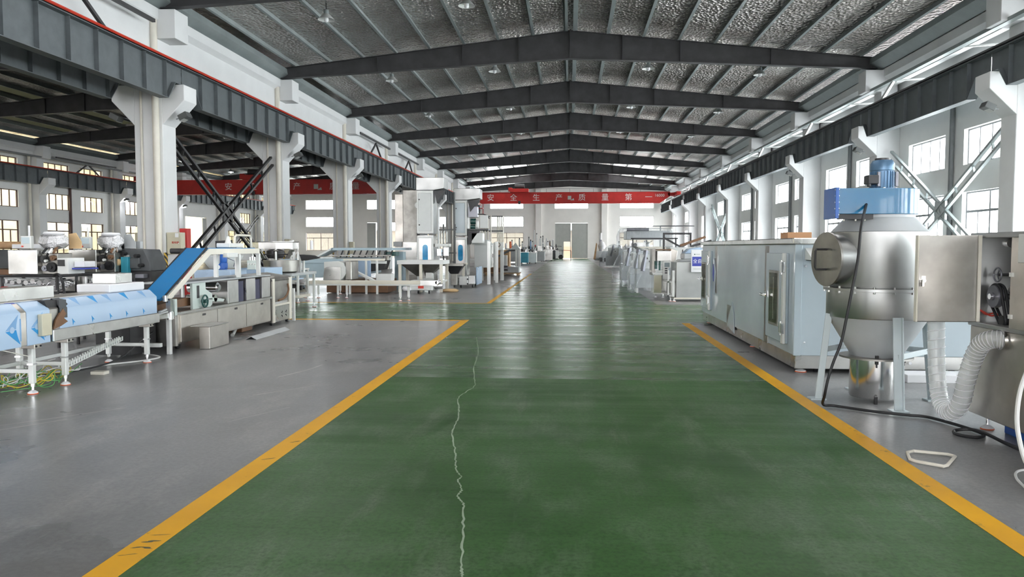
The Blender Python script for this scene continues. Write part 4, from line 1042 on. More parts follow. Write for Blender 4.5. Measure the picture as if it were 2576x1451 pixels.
part('side_frame', MB().prism([(10.36, .50), (10.36, .90), (10.75, .90), (10.75, .80), (10.95, .72), (10.95, .56), (10.86, .52)], 'x', -5.33, -5.29), 'machine_mint', dp, .004)
part('side_frame', MB().prism([(10.2, .52), (10.2, .86), (10.36, .86), (10.36, .52)], 'x', -5.60, -5.56), 'machine_mint', dp, .004)
part('slot', MB().bx(-5.292, -5.286, 10.48, 10.55, .68, .86), 'dark_iron', dp)
part('roller', MB().cyl((-5.75, 11.15, .80), (-5.30, 11.15, .80), .075, n=24).cyl((-5.30, 11.15, .80), (-5.27, 11.15, .80), .045, n=18), 'chrome', dp)
part('roller', MB().cyl((-5.75, 11.1, .64), (-5.31, 11.1, .64), .055, n=20), 'steel_bright', dp)
part('press_plate', MB().prism([(10.98, .60), (11.36, .57), (11.40, .61), (11.0, .66)], 'x', -5.6, -5.31), 'machine_mint', dp, .003)
part('upper_tray', MB().bx(-5.85, -5.26, 10.05, 13.1, .90, .925), 'machine_grey', dp, .003)
hwp = part('handwheel', MB().ring((-5.24, 10.62, .63), (1, 0, 0), .085, .013, 24, 8), 'mint_enamel', dp)
for a in (0.4, 2.5, 4.6): part('spoke', MB().bar((-5.25, 10.62, .63), (-5.24, 10.62 + .085 * math.cos(a), .63 + .085 * math.sin(a)), .018, .014), 'mint_enamel', hwp)
part('handwheel_grip', MB().cyl((-5.24, 10.70, .66), (-5.17, 10.70, .66), .012, n=10), 'chrome', hwp)
part('hub', MB().cyl((-5.30, 10.62, .63), (-5.22, 10.62, .63), .028, n=14), 'mint_enamel', hwp)
part('brown_belt', MB().prism([(9.45, .58), (10.9, .58), (10.9, .66), (10.35, .70), (9.45, .64)], 'x', -5.85, -5.38), 'brown_belt', dp)
part('nose_bar', MB().bx(-5.95, -5.22, 9.35, 9.78, .485, .545).cyl((-5.22, 9.62, .46), (-5.22, 9.62, .56), .045, n=18), 'steel_bright', dp, 0)
part('tension_post', MB().bx(-5.28, -5.22, 9.62, 9.68, .545, .735).cyl((-5.25, 9.55, .70), (-5.25, 9.55, .78), .03, n=14), 'steel_bright', dp)
part('guard', MB().bx(-5.27, -5.21, 9.72, 9.78, .5, .72), 'machine_mint', dp, .003)
part('arm', MB().bar((-5.24, 9.55, .57), (-5.20, 9.18, .555), .05, .02).bar((-5.24, 9.55, .60), (-5.22, 9.35, .58), .03, .015), 'machine_grey', dp)
for y in (9.62, ): part('end_leg', MB().bx(-5.27, -5.22, y - .03, y + .03, .0, .49), 'alu_white', dp, .003)
part('end_leg', MB().bx(-5.95, -5.9, 9.59, 9.65, .0, .49), 'alu_white', dp, .003)
part('floor_rail', MB().bx(-5.9, -5.25, 9.40, 9.46, .12, .17), 'alu_white', dp, .003)
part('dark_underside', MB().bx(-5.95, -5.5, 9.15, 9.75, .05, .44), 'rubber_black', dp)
for x, y in ((-5.42, 10.15), (-5.42, 12.6), (-5.95, 10.15), (-5.95, 12.6)):
    c = part('caster', MB().cyl((x - .018, y, .05), (x + .018, y, .05), .05, n=16), 'rubber_black', dp)
    part('fork', MB().bx(x - .03, x + .03, y - .025, y + .035, .06, .10), 'chrome', c)
part('pipe_stub', MB().cyl((-5.30, 11.62, .02), (-5.42, 12.0, .08), .03, n=14), 'alu_white', dp)
part('gearbox', MB().bx(-5.6, -5.35, 12.1, 12.5, .01, .10), 'brown_belt', dp, .01)
# unit with tilted lid behind the depositor
un = thing('mixer_unit', 'stainless upright unit with tilted dark lid at the end of the depositor', 'machine', (-5.6, 13.65, 0))
part('body', MB().bx(-6.0, -5.30, 13.24, 14.12, .05, .80), 'steel_dull', un, .008)
part('front_frame', MB().bx(-5.30, -5.27, 13.22, 13.32, .05, .84).bx(-5.30, -5.27, 14.02, 14.14, .05, .84).bx(-5.30, -5.27, 13.32, 14.02, .34, .38), 'rail_cream', un, .003)
part('front_panel', MB().bx(-5.296, -5.28, 13.32, 14.02, .06, .34), 'steel_v', un, .002)
part('sloped_panel', MB().prism([(-5.31, .38), (-5.29, .38), (-5.42, .80), (-5.46, .80)], 'y', 13.34, 14.0), 'steel_v', un)
for y in (13.66, 13.86):
    for k in range(5):
        a = k * 2 * PI / 5; part('vent_slot', MB().bar((-5.279, y + .018 * math.cos(a), .18 + .025 * math.sin(a)), (-5.279, y + .045 * math.cos(a), .18 + .06 * math.sin(a)), .014, .004), 'dark_iron', un)
part('lid', MB().prism([(-6.02, .82), (-5.27, .80), (-5.30, .86), (-5.75, .93), (-6.0, .90)], 'y', 13.2, 14.16), 'steel_dull', un, .004)
part('hose', MB().tube(spline([(-5.27, 13.95, .72), (-5.24, 13.9, .60), (-5.24, 13.72, .48), (-5.26, 13.45, .44)], 6), .018, 8), 'brown_belt', un)
part('edge_post', MB().bx(-5.29, -5.24, 14.20, 14.25, .0, .62), 'machine_white', un, .003)
for y in (13.3, 14.05):
    c = part('caster', MB().cyl((-5.36, y, .03), (-5.32, y, .03), .03, n=12), 'rubber_black', un)

# inclined blue belt conveyor with a level upper run
bc = thing('belt_conveyor', 'inclined bright blue belt conveyor rising behind the wrapped tunnel', 'conveyor', (-5.45, 10.8, 0))
X0, X1 = -5.62, -5.27
part('belt', MB().prism([(9.52, .71), (9.50, .735), (9.56, .758), (10.80, 1.395), (12.55, 1.395), (12.58, 1.37), (10.80, 1.355), (9.58, .715)], 'x', X0 + .03, X1 - .03), 'belt_blue', bc)
for x in (X0, X1):
    s = 1 if x == X1 else -1
    part('side_rail', MB().prism([(9.62, .68), (9.62, .75), (10.81, 1.385), (12.62, 1.385), (12.62, 1.30), (10.85, 1.30)], 'x', x - .012 + s * .01, x + .012 + s * .01), 'rail_cream', bc, .003)
    part('belt_edge', MB().prism([(9.60, .757), (9.60, .765), (10.80, 1.402), (10.80, 1.392)], 'x', x - (.030 if s > 0 else -.002), x + (-.002 if s > 0 else .030)), 'rubber_black', bc)
for y in (11.8, 12.58):
    for x in (X0 - .01, X1 + .01): part('leg', MB().bx(x - .03, x + .03, y - .03, y + .03, .926, 1.30), 'alu_white', bc, .004)
part('junction_box', MB().bx(-5.26, -5.18, 11.25, 11.62, 1.25, 1.32), 'machine_white', bc, .008)
part('operator_box', MB().bx(-5.50, -5.28, 11.55, 12.05, 1.402, 1.47), 'machine_white', bc, .01)
part('beacon_post', MB().cyl((-5.4, 11.75, 1.47), (-5.4, 11.75, 1.58), .05, .02, 14), 'machine_white', bc)
part('guard_hoop', MB().tube([(-5.35, 11.85, 1.40), (-5.35, 11.88, 1.57), (-5.35, 11.95, 1.60), (-5.35, 12.45, 1.60), (-5.35, 12.5, 1.57), (-5.35, 12.52, 1.40)], .018, 8), 'rail_cream', bc)
part('drum', MB().cyl((X0 + .02, 10.82, 1.35), (X0 - .22, 10.82, 1.35), .04, n=14), 'dark_iron', bc)

o = thing('steel_box', None, None, (-5.05, 10.45, 0)); part('body', MB().bx(-5.10, -4.95, 10.14, 10.74, 0, .31), 'steel_warm', o, .006); part('top_plate', MB().bx(-5.22, -4.945, 10.135, 10.745, .31, .318), 'steel_h', o)
tag(o, 'small plain stainless box standing on the floor before the depositor doors', 'box')
o = part('sheet_strip', MB().prism([(-4.93, .0), (-4.84, .05), (-4.75, .0), (-4.76, .0), (-4.84, .042), (-4.92, 0)], 'y', 11.25, 12.65), 'machine_grey'); recentre(o)
tag(o, 'bent grey sheet metal strip lying on the floor by the depositor', 'strip')
o = part('plastic_sheet', MB().bx(-5.12, -4.98, 11.2, 11.6, .0, .006), 'clear_wrap'); recentre(o)
tag(o, 'scrap of clear film on the floor beside the bent metal strip', 'film')

# ------------------------------------------------------------------ wrapping machines behind the tunnel
def wrapper(label, ox, oy, extra):
    """packing machine: base cabinet, steel control box, touch panel on a post, film wrapped head, reels"""
    at(ox, oy)
    t = thing('wrapping_machine', label, 'machine', (0, .5, 0), 'wrapping machines behind the tunnel')
    part('base', MB().bx(-.05, .84, .12, .58, .08, .93), 'machine_grey', t, .01)
    part('control_box', MB().bx(0, .53, -.02, .4, .94, 1.36), 'steel_v', t, .008)
    hp_ = part('touch_panel', MB().bx(.21, .40, .02, .10, 1.38, 1.60), 'machine_white', t, .008)
    part('screen', MB().bx(.235, .375, .012, .022, 1.47, 1.575), 'screen_lit', hp_)
    part('stop_button', MB().cyl((.25, .02, 1.42), (.25, .0, 1.42), .014, n=10), 'wire_red', hp_)
    part('signal_post', MB().cyl((.30, .12, 1.6), (.30, .12, 1.78), .017, n=10), 'foam_white', hp_)
    random.seed(int(ox * 100)); mb = MB()
    pr_ = [(.02, 1.37), (.17, 1.40), (.235, 1.47), (.22, 1.55), (.20, 1.60), (.12, 1.64), (.02, 1.655)]
    k = 20; vs = []
    for r, z in pr_:
        for i in range(k):
            rr = r * (1 + random.uniform(-.16, .16)); vs.append((.66 + rr * math.cos(2 * PI * i / k), .25 + rr * .7 * math.sin(2 * PI * i / k), z + random.uniform(-.02, .02)))
    fs = [(j * k + i, j * k + (i + 1) % k, (j + 1) * k + (i + 1) % k, (j + 1) * k + i) for j in range(len(pr_) - 1) for i in range(k)] + [tuple(range(k))[::-1], tuple(range((len(pr_) - 1) * k, len(pr_) * k))]
    hd_ = part('wrapped_head', mb.add(vs, fs), 'foil_wrap', t)
    part('head_cap', MB().lathe([(.15, 1.62), (.17, 1.645), (.15, 1.675), (.02, 1.685)], (.66, .25), 20), 'foam_white', hd_)
    mech = part('gear_housing', MB().bx(.53, .82, .1, .5, .94, 1.30), 'steel_dull', t, .01)
    for gx, gz, gr, gm_ in ((.60, 1.20, .065, 'dark_iron'), (.73, 1.06, .085, 'rubber_black'), (.61, 1.04, .05, 'pulley_grey'), (.76, 1.22, .045, 'brown_belt')):
        part('gear', MB().cyl((gx, .1, gz), (gx, .04, gz), gr, n=18).cyl((gx, .04, gz), (gx, .02, gz), gr * .35, n=12), gm_, mech)
    for k in range(3): part('support_bar', MB().bar((.56 + .1 * k, .08, 1.30), (.60 + .08 * k, .18, 1.42), .03, .03), ('dark_iron', 'steel_bright', 'brown_belt')[k], mech)
    part('knob', MB().cyl((.66, .0, 1.17), (.66, .05, 1.17), .025, n=12), 'machine_white', mech)
    part('lever', MB().bar((.62, .02, 1.16), (.72, .0, 1.30), .02, .03), 'rubber_black', mech)
    part('hinged_plate', MB().prism([(.80, 1.38), (1.02, 1.38), (1.02, 1.50), (.92, 1.66), (.80, 1.64)], 'y', .45, .47), 'sack' if extra == 0 else 'machine_grey', t)
    if extra:
        pl_ = part('reel_plate', MB().bx(.45, .82, .30, .33, .94, 1.40), 'machine_grey', t, .006)
        for z, m_ in ((1.36, 'steel_bright'), (1.12, 'sack')):
            r_ = part('film_reel', MB().cyl((.76, .18, z), (.76, .30, z), .085, n=24), m_, pl_)
            part('core', MB().cyl((.76, .16, z), (.76, .18, z), .03, n=14), 'foam_white', r_)
        for k in range(4): part('guide_roller', MB().cyl((.52 + .04 * k, .2, 1.02 + .08 * k), (.52 + .04 * k, .3, 1.02 + .08 * k), .025, n=12), 'chrome', pl_)
        part('teal_guard', MB().bx(.84, .98, .25, .35, .5, 1.22), 'teal', t, .006)
    else:
        part('side_cabinet', MB().bx(.84, 1.04, .05, .5, .94, 1.22), 'machine_white', t, .006)
        part('meter', MB().bx(.86, .98, .03, .06, 1.08, 1.19), 'dark_iron', t)
        part('paper_box', MB().bx(1.05, 1.24, .2, .5, 1.06, 1.16), 'foam_white', t, .004)
        part('shelf', MB().bx(1.0, 1.26, .15, .55, 1.02, 1.045), 'sign_blue', t)
    for x in (0, .78):
        for y in (.18, .52): foot(t, x, y, 0, .09)
    at()
    return t
wrapper('wrapping machine with foil covered head, touch panel and open dark gearing', -9.66, 12.5, 0)
wrapper('wrapping machine with foil covered head and two film reels', -9.31, 13.6, 1)

def roller_table(label, ox, oy, box):
    at(ox, oy)
    t = thing('roller_table', label, 'roller table', (.35, .2, 0))
    part('top_frame', MB().bx(0, .85, 0, .04, .985, 1.01).bx(0, .85, .42, .46, .985, 1.01).bx(0, .03, .04, .42, .985, 1.01).bx(.82, .85, .04, .42, .985, 1.01), 'rubber_black', t, .004)
    part('lower_frame', MB().bx(0, .85, 0, .03, .74, .77).bx(0, .85, .43, .46, .74, .77), 'dark_iron', t)
    for k in range(8):
        part('roller', MB().cyl((.06 + .10 * k, .03, .93 - .018 * (k % 2)), (.06 + .10 * k, .42, .93 - .018 * (k % 2)), .035, n=14), 'chrome', t)
    for k in range(6): part('lower_roller', MB().cyl((.40, .02 + .07 * k, .80 + .018 * k), (.84, .02 + .07 * k, .80 + .018 * k), .022, n=12), 'chrome', t)
    for x in (.02, .83):
        for y in (.02, .44): part('leg', MB().bx(x - .015, x + .015, y - .015, y + .015, 0, .985), 'dark_iron', t)
    part('chute_hose', MB().tube(spline([(.80, .0, 1.02), (.88, -.02, 1.03), (.93, -.02, .95), (.94, 0, .80), (.95, 0, .70)], 6), .018, 8), 'rubber_black', t)
    if box: part('side_box', MB().bx(.0, .40, -.06, -.01, .62, .985), 'steel_v', t, .006)
    else: part('red_reel', MB().cyl((.05, -.02, .80), (.12, -.02, .80), .06, n=16), 'red_paint', t)
    at(); return t
roller_table('black framed roller table with chrome rollers and a red reel, behind the steel cover', -7.95, 10.1, False)
roller_table('black framed roller table with a plain steel side box, behind the film wrapped tunnel', -7.42, 10.66, True)

dm = thing('printing_press', 'dark grey machine with knobs standing before the striped corner guard', 'machine', (-8.3, 14.3, 0))
part('body', MB().bx(-8.75, -7.95, 14, 14.7, .05, .95), 'dark_iron', dm, .01)
part('head', MB().prism([(-8.75, .95), (-7.98, .95), (-7.98, 1.10), (-8.1, 1.36), (-8.72, 1.38)], 'y', 14.0, 14.6), 'machine_dark', dm, .01)
part('side_guard', MB().bx(-8.78, -8.74, 13.95, 14.5, .3, 1.0), 'teal', dm, .004)
part('lower_door', MB().bx(-8.7, -8.3, 13.985, 14.0, .15, .85), 'machine_dark', dm, .004)
part('lower_door', MB().bx(-8.27, -7.98, 13.985, 14.0, .15, .78), 'dark_iron', dm, .004)
part('head_step', MB().bx(-8.5, -8.15, 13.92, 14.0, 1.0, 1.2), 'machine_dark', dm, .01)
for x, z in ((-8.45, 1.28), (-8.2, 1.24), (-8.12, 1.06), (-8.4, 1.0)): part('knob', MB().cyl((x, 13.88, z), (x, 14.0, z), .035, n=12), 'rubber_black', dm)
part('plate', MB().bx(-8.52, -8.38, 13.985, 14.0, 1.22, 1.26), 'door_grey', dm)
part('ink_tray', MB().bx(-8.3, -8.02, 13.85, 13.99, .82, .90), 'pulley_grey', dm, .006)
part('post', MB().bx(-8.38, -8.28, 14.2, 14.3, 1.38, 1.52), 'machine_grey', dm, .006)
part('cross_roll', MB().cyl((-8.85, 14.2, 1.42), (-8.5, 14.2, 1.42), .06, n=16), 'dark_iron', dm)

sm = thing('sheeting_machine', 'grey machine with a brown belt bed beside the first wrapping machine', 'machine', (-10.4, 13.4, 0))
part('body', MB().bx(-11.1, -9.9, 13.3, 14.1, .05, .90), 'machine_grey', sm, .01)
part('belt_bed', MB().bx(-11.0, -9.8, 13.2, 14.1, .90, 1.0), 'brown_belt', sm, .01)
part('bridge', MB().bx(-10.9, -10.15, 13.5, 13.9, 1.02, 1.36), 'machine_dark', sm, .01)
part('roll', MB().cyl((-10.9, 13.6, 1.44), (-10.1, 13.6, 1.44), .07, n=16), 'wood', sm)
part('white_cover', MB().bx(-10.25, -9.85, 13.35, 13.6, 1.38, 1.46), 'foam_white', sm, .008)
# ------------------------------------------------------------------ column side, middle distance
ln = thing('filling_line', 'line with white hopper, blue gear motor and pale blue film covers behind the depositor', 'machine', (-6.5, 14.4, 0))
part('frame', MB().bx(-7.1, -6.1, 13.45, 13.5, .72, .78).bx(-7.1, -6.1, 15.8, 15.85, .72, .78).bx(-7.1, -7.04, 13.5, 15.8, .72, .78).bx(-6.16, -6.1, 13.5, 15.8, .72, .78), 'alu_white', ln)
for x in (-7.07, -6.13):
    for y in (13.48, 14.8, 15.82): sq_leg(ln, x, y, .72, .05)
part('film_cover', MB().bx(-6.86, -6.17, 13.5, 14.2, .80, .985), 'film_blue', ln, .006)
part('film_cover', MB().bx(-6.62, -6.10, 14.9, 15.85, .80, .985), 'film_blue', ln, .006)
part('hopper', MB().add([(-6.95, 14.3, .99), (-6.62, 14.3, .99), (-6.62, 14.7, .99), (-6.95, 14.7, .99), (-7.10, 14.15, 1.24), (-6.5, 14.15, 1.24), (-6.5, 14.85, 1.24), (-7.10, 14.85, 1.24)],
     [(0, 3, 2, 1), (0, 1, 5, 4), (1, 2, 6, 5), (2, 3, 7, 6), (3, 0, 4, 7), (4, 5, 6, 7)]), 'machine_white', ln, .004)
gmt = part('gear_motor', MB().lathe([(.05, 1.0), (.075, 1.02), (.075, 1.10), (.06, 1.12), (.065, 1.13), (.065, 1.26), (.05, 1.285), (.01, 1.29)], (-6.53, 14.0), 20), 'machine_blue', ln)
part('gearbox', MB().bx(-6.66, -6.48, 13.93, 14.07, .985, 1.085), 'machine_blue', gmt, .012)
part('output_flange', MB().cyl((-6.60, 13.91, 1.03), (-6.60, 13.94, 1.03), .04, n=16), 'machine_white', gmt)
part('bent_wire', MB().tube([(-6.45, 14, 1.2), (-6.33, 14.05, 1.14), (-6.38, 14.1, 1.04)], .008, 6), 'pulley_grey', ln)
ctl = part('valve_block', MB().bx(-6.03, -5.86, 13.9, 14.1, .985, 1.16), 'machine_mint', ln, .006)
for k in range(3): part('gauge', MB().cyl((-6.0 + .055 * k, 13.88, 1.09), (-6.0 + .055 * k, 13.9, 1.09), .018, n=12), 'machine_white', ctl)
for k in range(4): part('valve', MB().cyl((-6.01 + .045 * k, 14.0, 1.16), (-6.01 + .045 * k, 14.0, 1.22 + .02 * (k % 2)), .014, n=10), 'chrome', ctl)
pn = part('dark_screen', MB().bar((-7.15, 15.0, 1.42), (-6.82, 15.05, 1.44), .03, .22), 'rubber_black', ln)
part('screen_arm', MB().bx(-7.0, -6.95, 15.05, 15.1, .98, 1.35), 'machine_white', ln)

bf = thing('bowl_feeder', 'stainless bowl feeder with octagonal rim over a dark tub, before the second white column', 'machine', (-6.6, 16.9, 0))
k8 = [(-6.74 + .52 * math.cos(PI / 8 + i * PI / 4), 17.1 + .52 * math.sin(PI / 8 + i * PI / 4)) for i in range(8)]
mb = MB(); vs = [(x, y, z) for z in (1.37, 1.52) for x, y in k8]
mb.add(vs, [(i, (i + 1) % 8, 8 + (i + 1) % 8, 8 + i) for i in range(8)]); part('rim', mb, 'steel_h', bf)
part('rim_lip', MB().tube([(x, y, 1.52) for x, y in k8], .012, 6, True), 'steel_bright', bf)
for i in range(0, 8, 2): part('post', MB().cyl((k8[i][0] * .94 - 6.74 * .06, k8[i][1] * .94 + 17.1 * .06, .9), (k8[i][0] * .94 - 6.74 * .06, k8[i][1] * .94 + 17.1 * .06, 1.37), .022, n=10), 'alu_white', bf)
for i in range(8): part('chute', MB().bar((k8[i][0] * .7 - 6.74 * .3, k8[i][1] * .7 + 17.1 * .3, 1.15), (k8[i][0], k8[i][1], 1.34), .10, .02), 'steel_dull', bf)
part('tub', MB().lathe([(.28, .84), (.36, .88), (.38, 1.12), (.35, 1.12), (.30, .9)], (-6.3, 16.3), 20), 'steel_dull', bf)
part('drum', MB().lathe([(.16, 1.15), (.2, 1.2), (.2, 1.32), (.1, 1.36)], (-6.74, 17.1), 20), 'dark_iron', bf)
part('ring_rail', MB().ring((-6.74, 17.1, 1.24), (0, 0, 1), .40, .012, 24, 6), 'dark_iron', bf)
part('table', MB().bx(-7.2, -5.95, 16.0, 17.6, .78, .84), 'machine_grey', bf, .005)
for x in (-7.15, -6.0):
    for y in (16.05, 17.55): sq_leg(bf, x, y, .78, .05)
for x, h in ((-6.02, 1.24), (-5.94, 1.22), (-6.16, 1.3)): part('bottle_post', MB().cyl((x, 16.7, .84), (x, 16.7, h), .03, n=12), 'machine_white', bf)
part('beacon', MB().cyl((-5.92, 17.2, 1.35), (-5.92, 17.2, 1.56), .035, n=12), 'foam_white', bf)
part('black_funnel', MB().prism([(-5.95, 1.10), (-5.6, 1.16), (-5.75, 1.22), (-6.0, 1.24)], 'y', 16.6, 16.9), 'rubber_black', bf)

ft = thing('work_table', 'white profile frame table with motors inside, at the end of the long low rail', 'table', (-7.0, 19.2, 0))
for x in (-7.22, -6.84):
    for y in (18.8, 19.5): sq_leg(ft, x, y, .82, .055)
part('top', MB().bx(-7.55, -6.8, 18.75, 19.55, .82, .86), 'alu_white', ft, .004)
part('shelf', MB().bx(-7.22, -6.78, 18.75, 19.55, .12, .19), 'rail_cream', ft, .004)
for z in (.52, .68): part('crossbar', MB().bx(-7.22, -6.84, 18.74, 18.79, z, z + .05), 'alu_white', ft)
part('plate', MB().bx(-7.15, -6.9, 18.8, 19.4, .58, .61), 'film_blue', ft)
part('motor', MB().cyl((-7.12, 19.1, .36), (-6.92, 19.1, .36), .10, n=18).cyl((-6.92, 19.1, .36), (-6.84, 19.1, .36), .06, n=14), 'dark_iron', ft)
part('motor', MB().cyl((-6.95, 19.3, .33), (-6.8, 19.3, .33), .09, n=18), 'steel_bright', ft)
part('head_box', MB().bx(-7.35, -6.85, 18.9, 19.35, .86, 1.0), 'machine_white', ft, .008)
part('column', MB().cyl((-7.1, 19.1, 1.0), (-7.1, 19.1, 1.5), .045, n=14).cyl((-7.1, 19.1, 1.38), (-7.1, 19.1, 1.46), .075, n=14).cyl((-7.1, 19.1, 1.52), (-7.1, 19.1, 1.58), .06, n=14), 'machine_white', ft)
part('red_tag', MB().bx(-7.16, -7.1, 18.72, 18.74, .42, .5), 'red_paint', ft)

rc = thing('rail_conveyor', 'long low white rail conveyor reaching sideways before the white hopper stand', 'conveyor', (-5.1, 19.7, 0))
part('rail', MB().bx(-6.84, -3.55, 19.56, 19.84, .40, .46), 'alu_white', rc, .004)
part('side_guide', MB().bx(-6.84, -3.45, 19.54, 19.57, .44, .525), 'rail_cream', rc, .003)
part('side_guide', MB().bx(-6.84, -3.45, 19.83, 19.86, .44, .525), 'rail_cream', rc, .003)
part('drive_end', MB().bx(-3.85, -3.42, 19.5, 19.9, .41, .54).cyl((-3.42, 19.5, .49), (-3.42, 19.9, .49), .045, n=14), 'steel_bright', rc, 0)
for x, y in ((-4.40, 19.60), (-4.22, 19.80)): sq_leg(rc, x, y, .41, .06)

tn = thing('cooling_tunnel', 'pale blue cooling tunnel conveyor with raised flat roof, behind the long low rail', 'conveyor', (-7.2, 24, 0))
part('bed', MB().bx(-8.6, -6.75, 22.2, 27, .93, 1.05), 'machine_paleblue', tn, .008)
part('side_panel', MB().bx(-8.5, -6.75, 22.25, 22.3, .50, .93), 'machine_paleblue', tn, .004)
part('side_panel', MB().bx(-6.70, -5.95, 22.5, 22.56, .52, 1.0), 'film_blue', tn, .004)
part('side_panel', MB().bx(-6.8, -6.75, 22.3, 27, .50, .93), 'machine_paleblue', tn, .004)
part('roof', MB().bx(-7.5, -5.55, 23.6, 26.6, 1.30, 1.38), 'machine_paleblue', tn, .006)
part('ramp', MB().prism([(-7.98, 1.12), (-7.92, 1.10), (-7.45, 1.34), (-7.5, 1.38)], 'y', 23.6, 24.4), 'machine_white', tn)
for k in range(9): part('roof_bracket', MB().bar((-7.3 + .2 * k, 23.9, 1.08), (-7.2 + .2 * k, 23.9, 1.31), .035, .035), 'dark_iron', tn)
part('inner_rail', MB().bx(-7.6, -5.6, 23.7, 23.75, 1.12, 1.16), 'steel_dull', tn)
part('inner_rail', MB().bx(-6.9, -5.5, 22.4, 22.46, 1.0, 1.06), 'rail_cream', tn)
for x in (-6.05, -5.72, -6.55): part('post', MB().bx(x - .03, x + .03, 22.35, 22.41, .0, 1.0), 'alu_white', tn, .003)
rh = part('round_hood', MB().prism([(-6.72, .48), (-6.72, 1.0), (-6.32, 1.02), (-6.2, .98), (-6.14, .85), (-6.13, .68), (-6.2, .55), (-6.3, .48)], 'y', 20.5, 21.3), 'machine_white', tn, .006)
part('hood_front', MB().prism([(-6.74, .50), (-6.70, .82), (-6.62, .86), (-6.24, .86), (-6.24, .50)], 'y', 20.46, 20.5), 'steel_v', tn, .004)
part('hood_back', MB().bx(-6.16, -5.98, 20.6, 21.3, .5, 1.02), 'steel_dull', tn, .02)
part('slide', MB().bar((-6.35, 21.5, .82), (-5.5, 21.4, .42), .16, .05), 'machine_white', tn)
part('dark_base', MB().bx(-7.4, -5.5, 22.8, 24, .02, .42), 'brown_belt', tn, .01)
part('chute', MB().prism([(-6.4, 1.0), (-5.55, 1.0), (-5.65, .72), (-6.05, .66)], 'y', 22.9, 23.4), 'dark_iron', tn)
part('chute_rim', MB().bx(-6.25, -5.55, 22.85, 22.9, .90, .98), 'machine_white', tn, .003)
part('rod_box', MB().bx(-5.9, -5.5, 24.0, 24.4, 1.12, 1.26), 'mint_enamel', tn, .006)
part('end_column', MB().bx(-5.8, -5.5, 25.0, 25.4, .0, 1.25), 'machine_paleblue', tn, .008)
part('low_box', MB().bx(-5.65, -5.2, 22.0, 22.4, .42, .62), 'machine_white', tn, .006)
for x in (-7.3, -6.95, -6.4, -6.15):
    for y in (20.7,): sq_leg(tn, x, y, .5, .05)
for x in (-8.4, -6.85):
    for y in (22.4, 26.8): sq_leg(tn, x, y, .95, .05)

# hopper stand with two pyramids
hs = thing('hopper_stand', 'white framed stand with two inverted pyramid hoppers before the front tower', 'stand', (-4.65, 24, 0))
for x in (-5.28, -4.62, -3.98):
    for y in (23.5, 24.6):
        if x == -4.62 and y > 24: continue
        part('leg', MB().bx(x - .045, x + .045, y - .045, y + .045, 0, .92), 'rail_cream', hs, .004)
part('rim', MB().bx(-5.36, -3.9, 23.44, 23.5, .87, .99).bx(-5.36, -3.9, 24.6, 24.66, .87, .99).bx(-5.36, -5.3, 23.5, 24.6, .87, .99).bx(-3.96, -3.9, 23.5, 24.6, .87, .99), 'machine_white', hs, .004)
for xa, xb, xc in ((-5.28, -4.64, -4.78), (-4.60, -3.98, -4.5)):
    part('pyramid', MB().add([(xa, 23.52, .88), (xb, 23.52, .88), (xb, 24.58, .88), (xa, 24.58, .88), (xc - .06, 23.95, .48), (xc + .06, 23.95, .48), (xc + .06, 24.1, .48), (xc - .06, 24.1, .48)],
         [(0, 1, 5, 4), (1, 2, 6, 5), (2, 3, 7, 6), (3, 0, 4, 7), (4, 5, 6, 7)]), 'steel_dull', hs, smooth=False)
part('lower_bar', MB().bx(-4.0, -3.96, 23.5, 24.6, .3, .36).bx(-5.28, -3.98, 23.48, 23.53, .28, .34), 'machine_white', hs, .003)
part('outlet_box', MB().bx(-4.52, -4.32, 23.75, 24.0, .42, .60), 'machine_white', hs, .006)
pb = thing('pump_unit', 'low white pump unit on casters under the white hopper stand', 'pump', (-4.5, 22.9, 0))
part('body', MB().bx(-4.88, -4.12, 22.7, 23.35, .10, .30).bx(-4.8, -4.2, 22.75, 23.3, .30, .40), 'machine_white', pb, .015)
part('skirt', MB().lathe([(.14, .1), (.15, .14), (.12, .21), (.02, .22)], (-4.9, 22.75), 16), 'foam_white', pb)
part('label', MB().bx(-4.55, -4.38, 22.692, 22.70, .16, .26), 'wire_red', pb)
for x in (-4.82, -4.55, -4.22): part('caster', MB().cyl((x - .02, 22.75, .05), (x + .02, 22.75, .05), .05, n=12), 'rubber_black', pb)
part('motor', MB().cyl((-4.1, 23.0, .22), (-3.85, 23.0, .22), .09, n=16), 'steel_bright', pb)
o = part('sack', MB().lathe([(.02, .0), (.24, .01), (.28, .05), (.2, .09), (.02, .10)], (-3.74, 23.75), 16), 'sack'); recentre(o)
tag(o, 'flat tan sack lying on the floor at the hopper stand leg', 'sack')

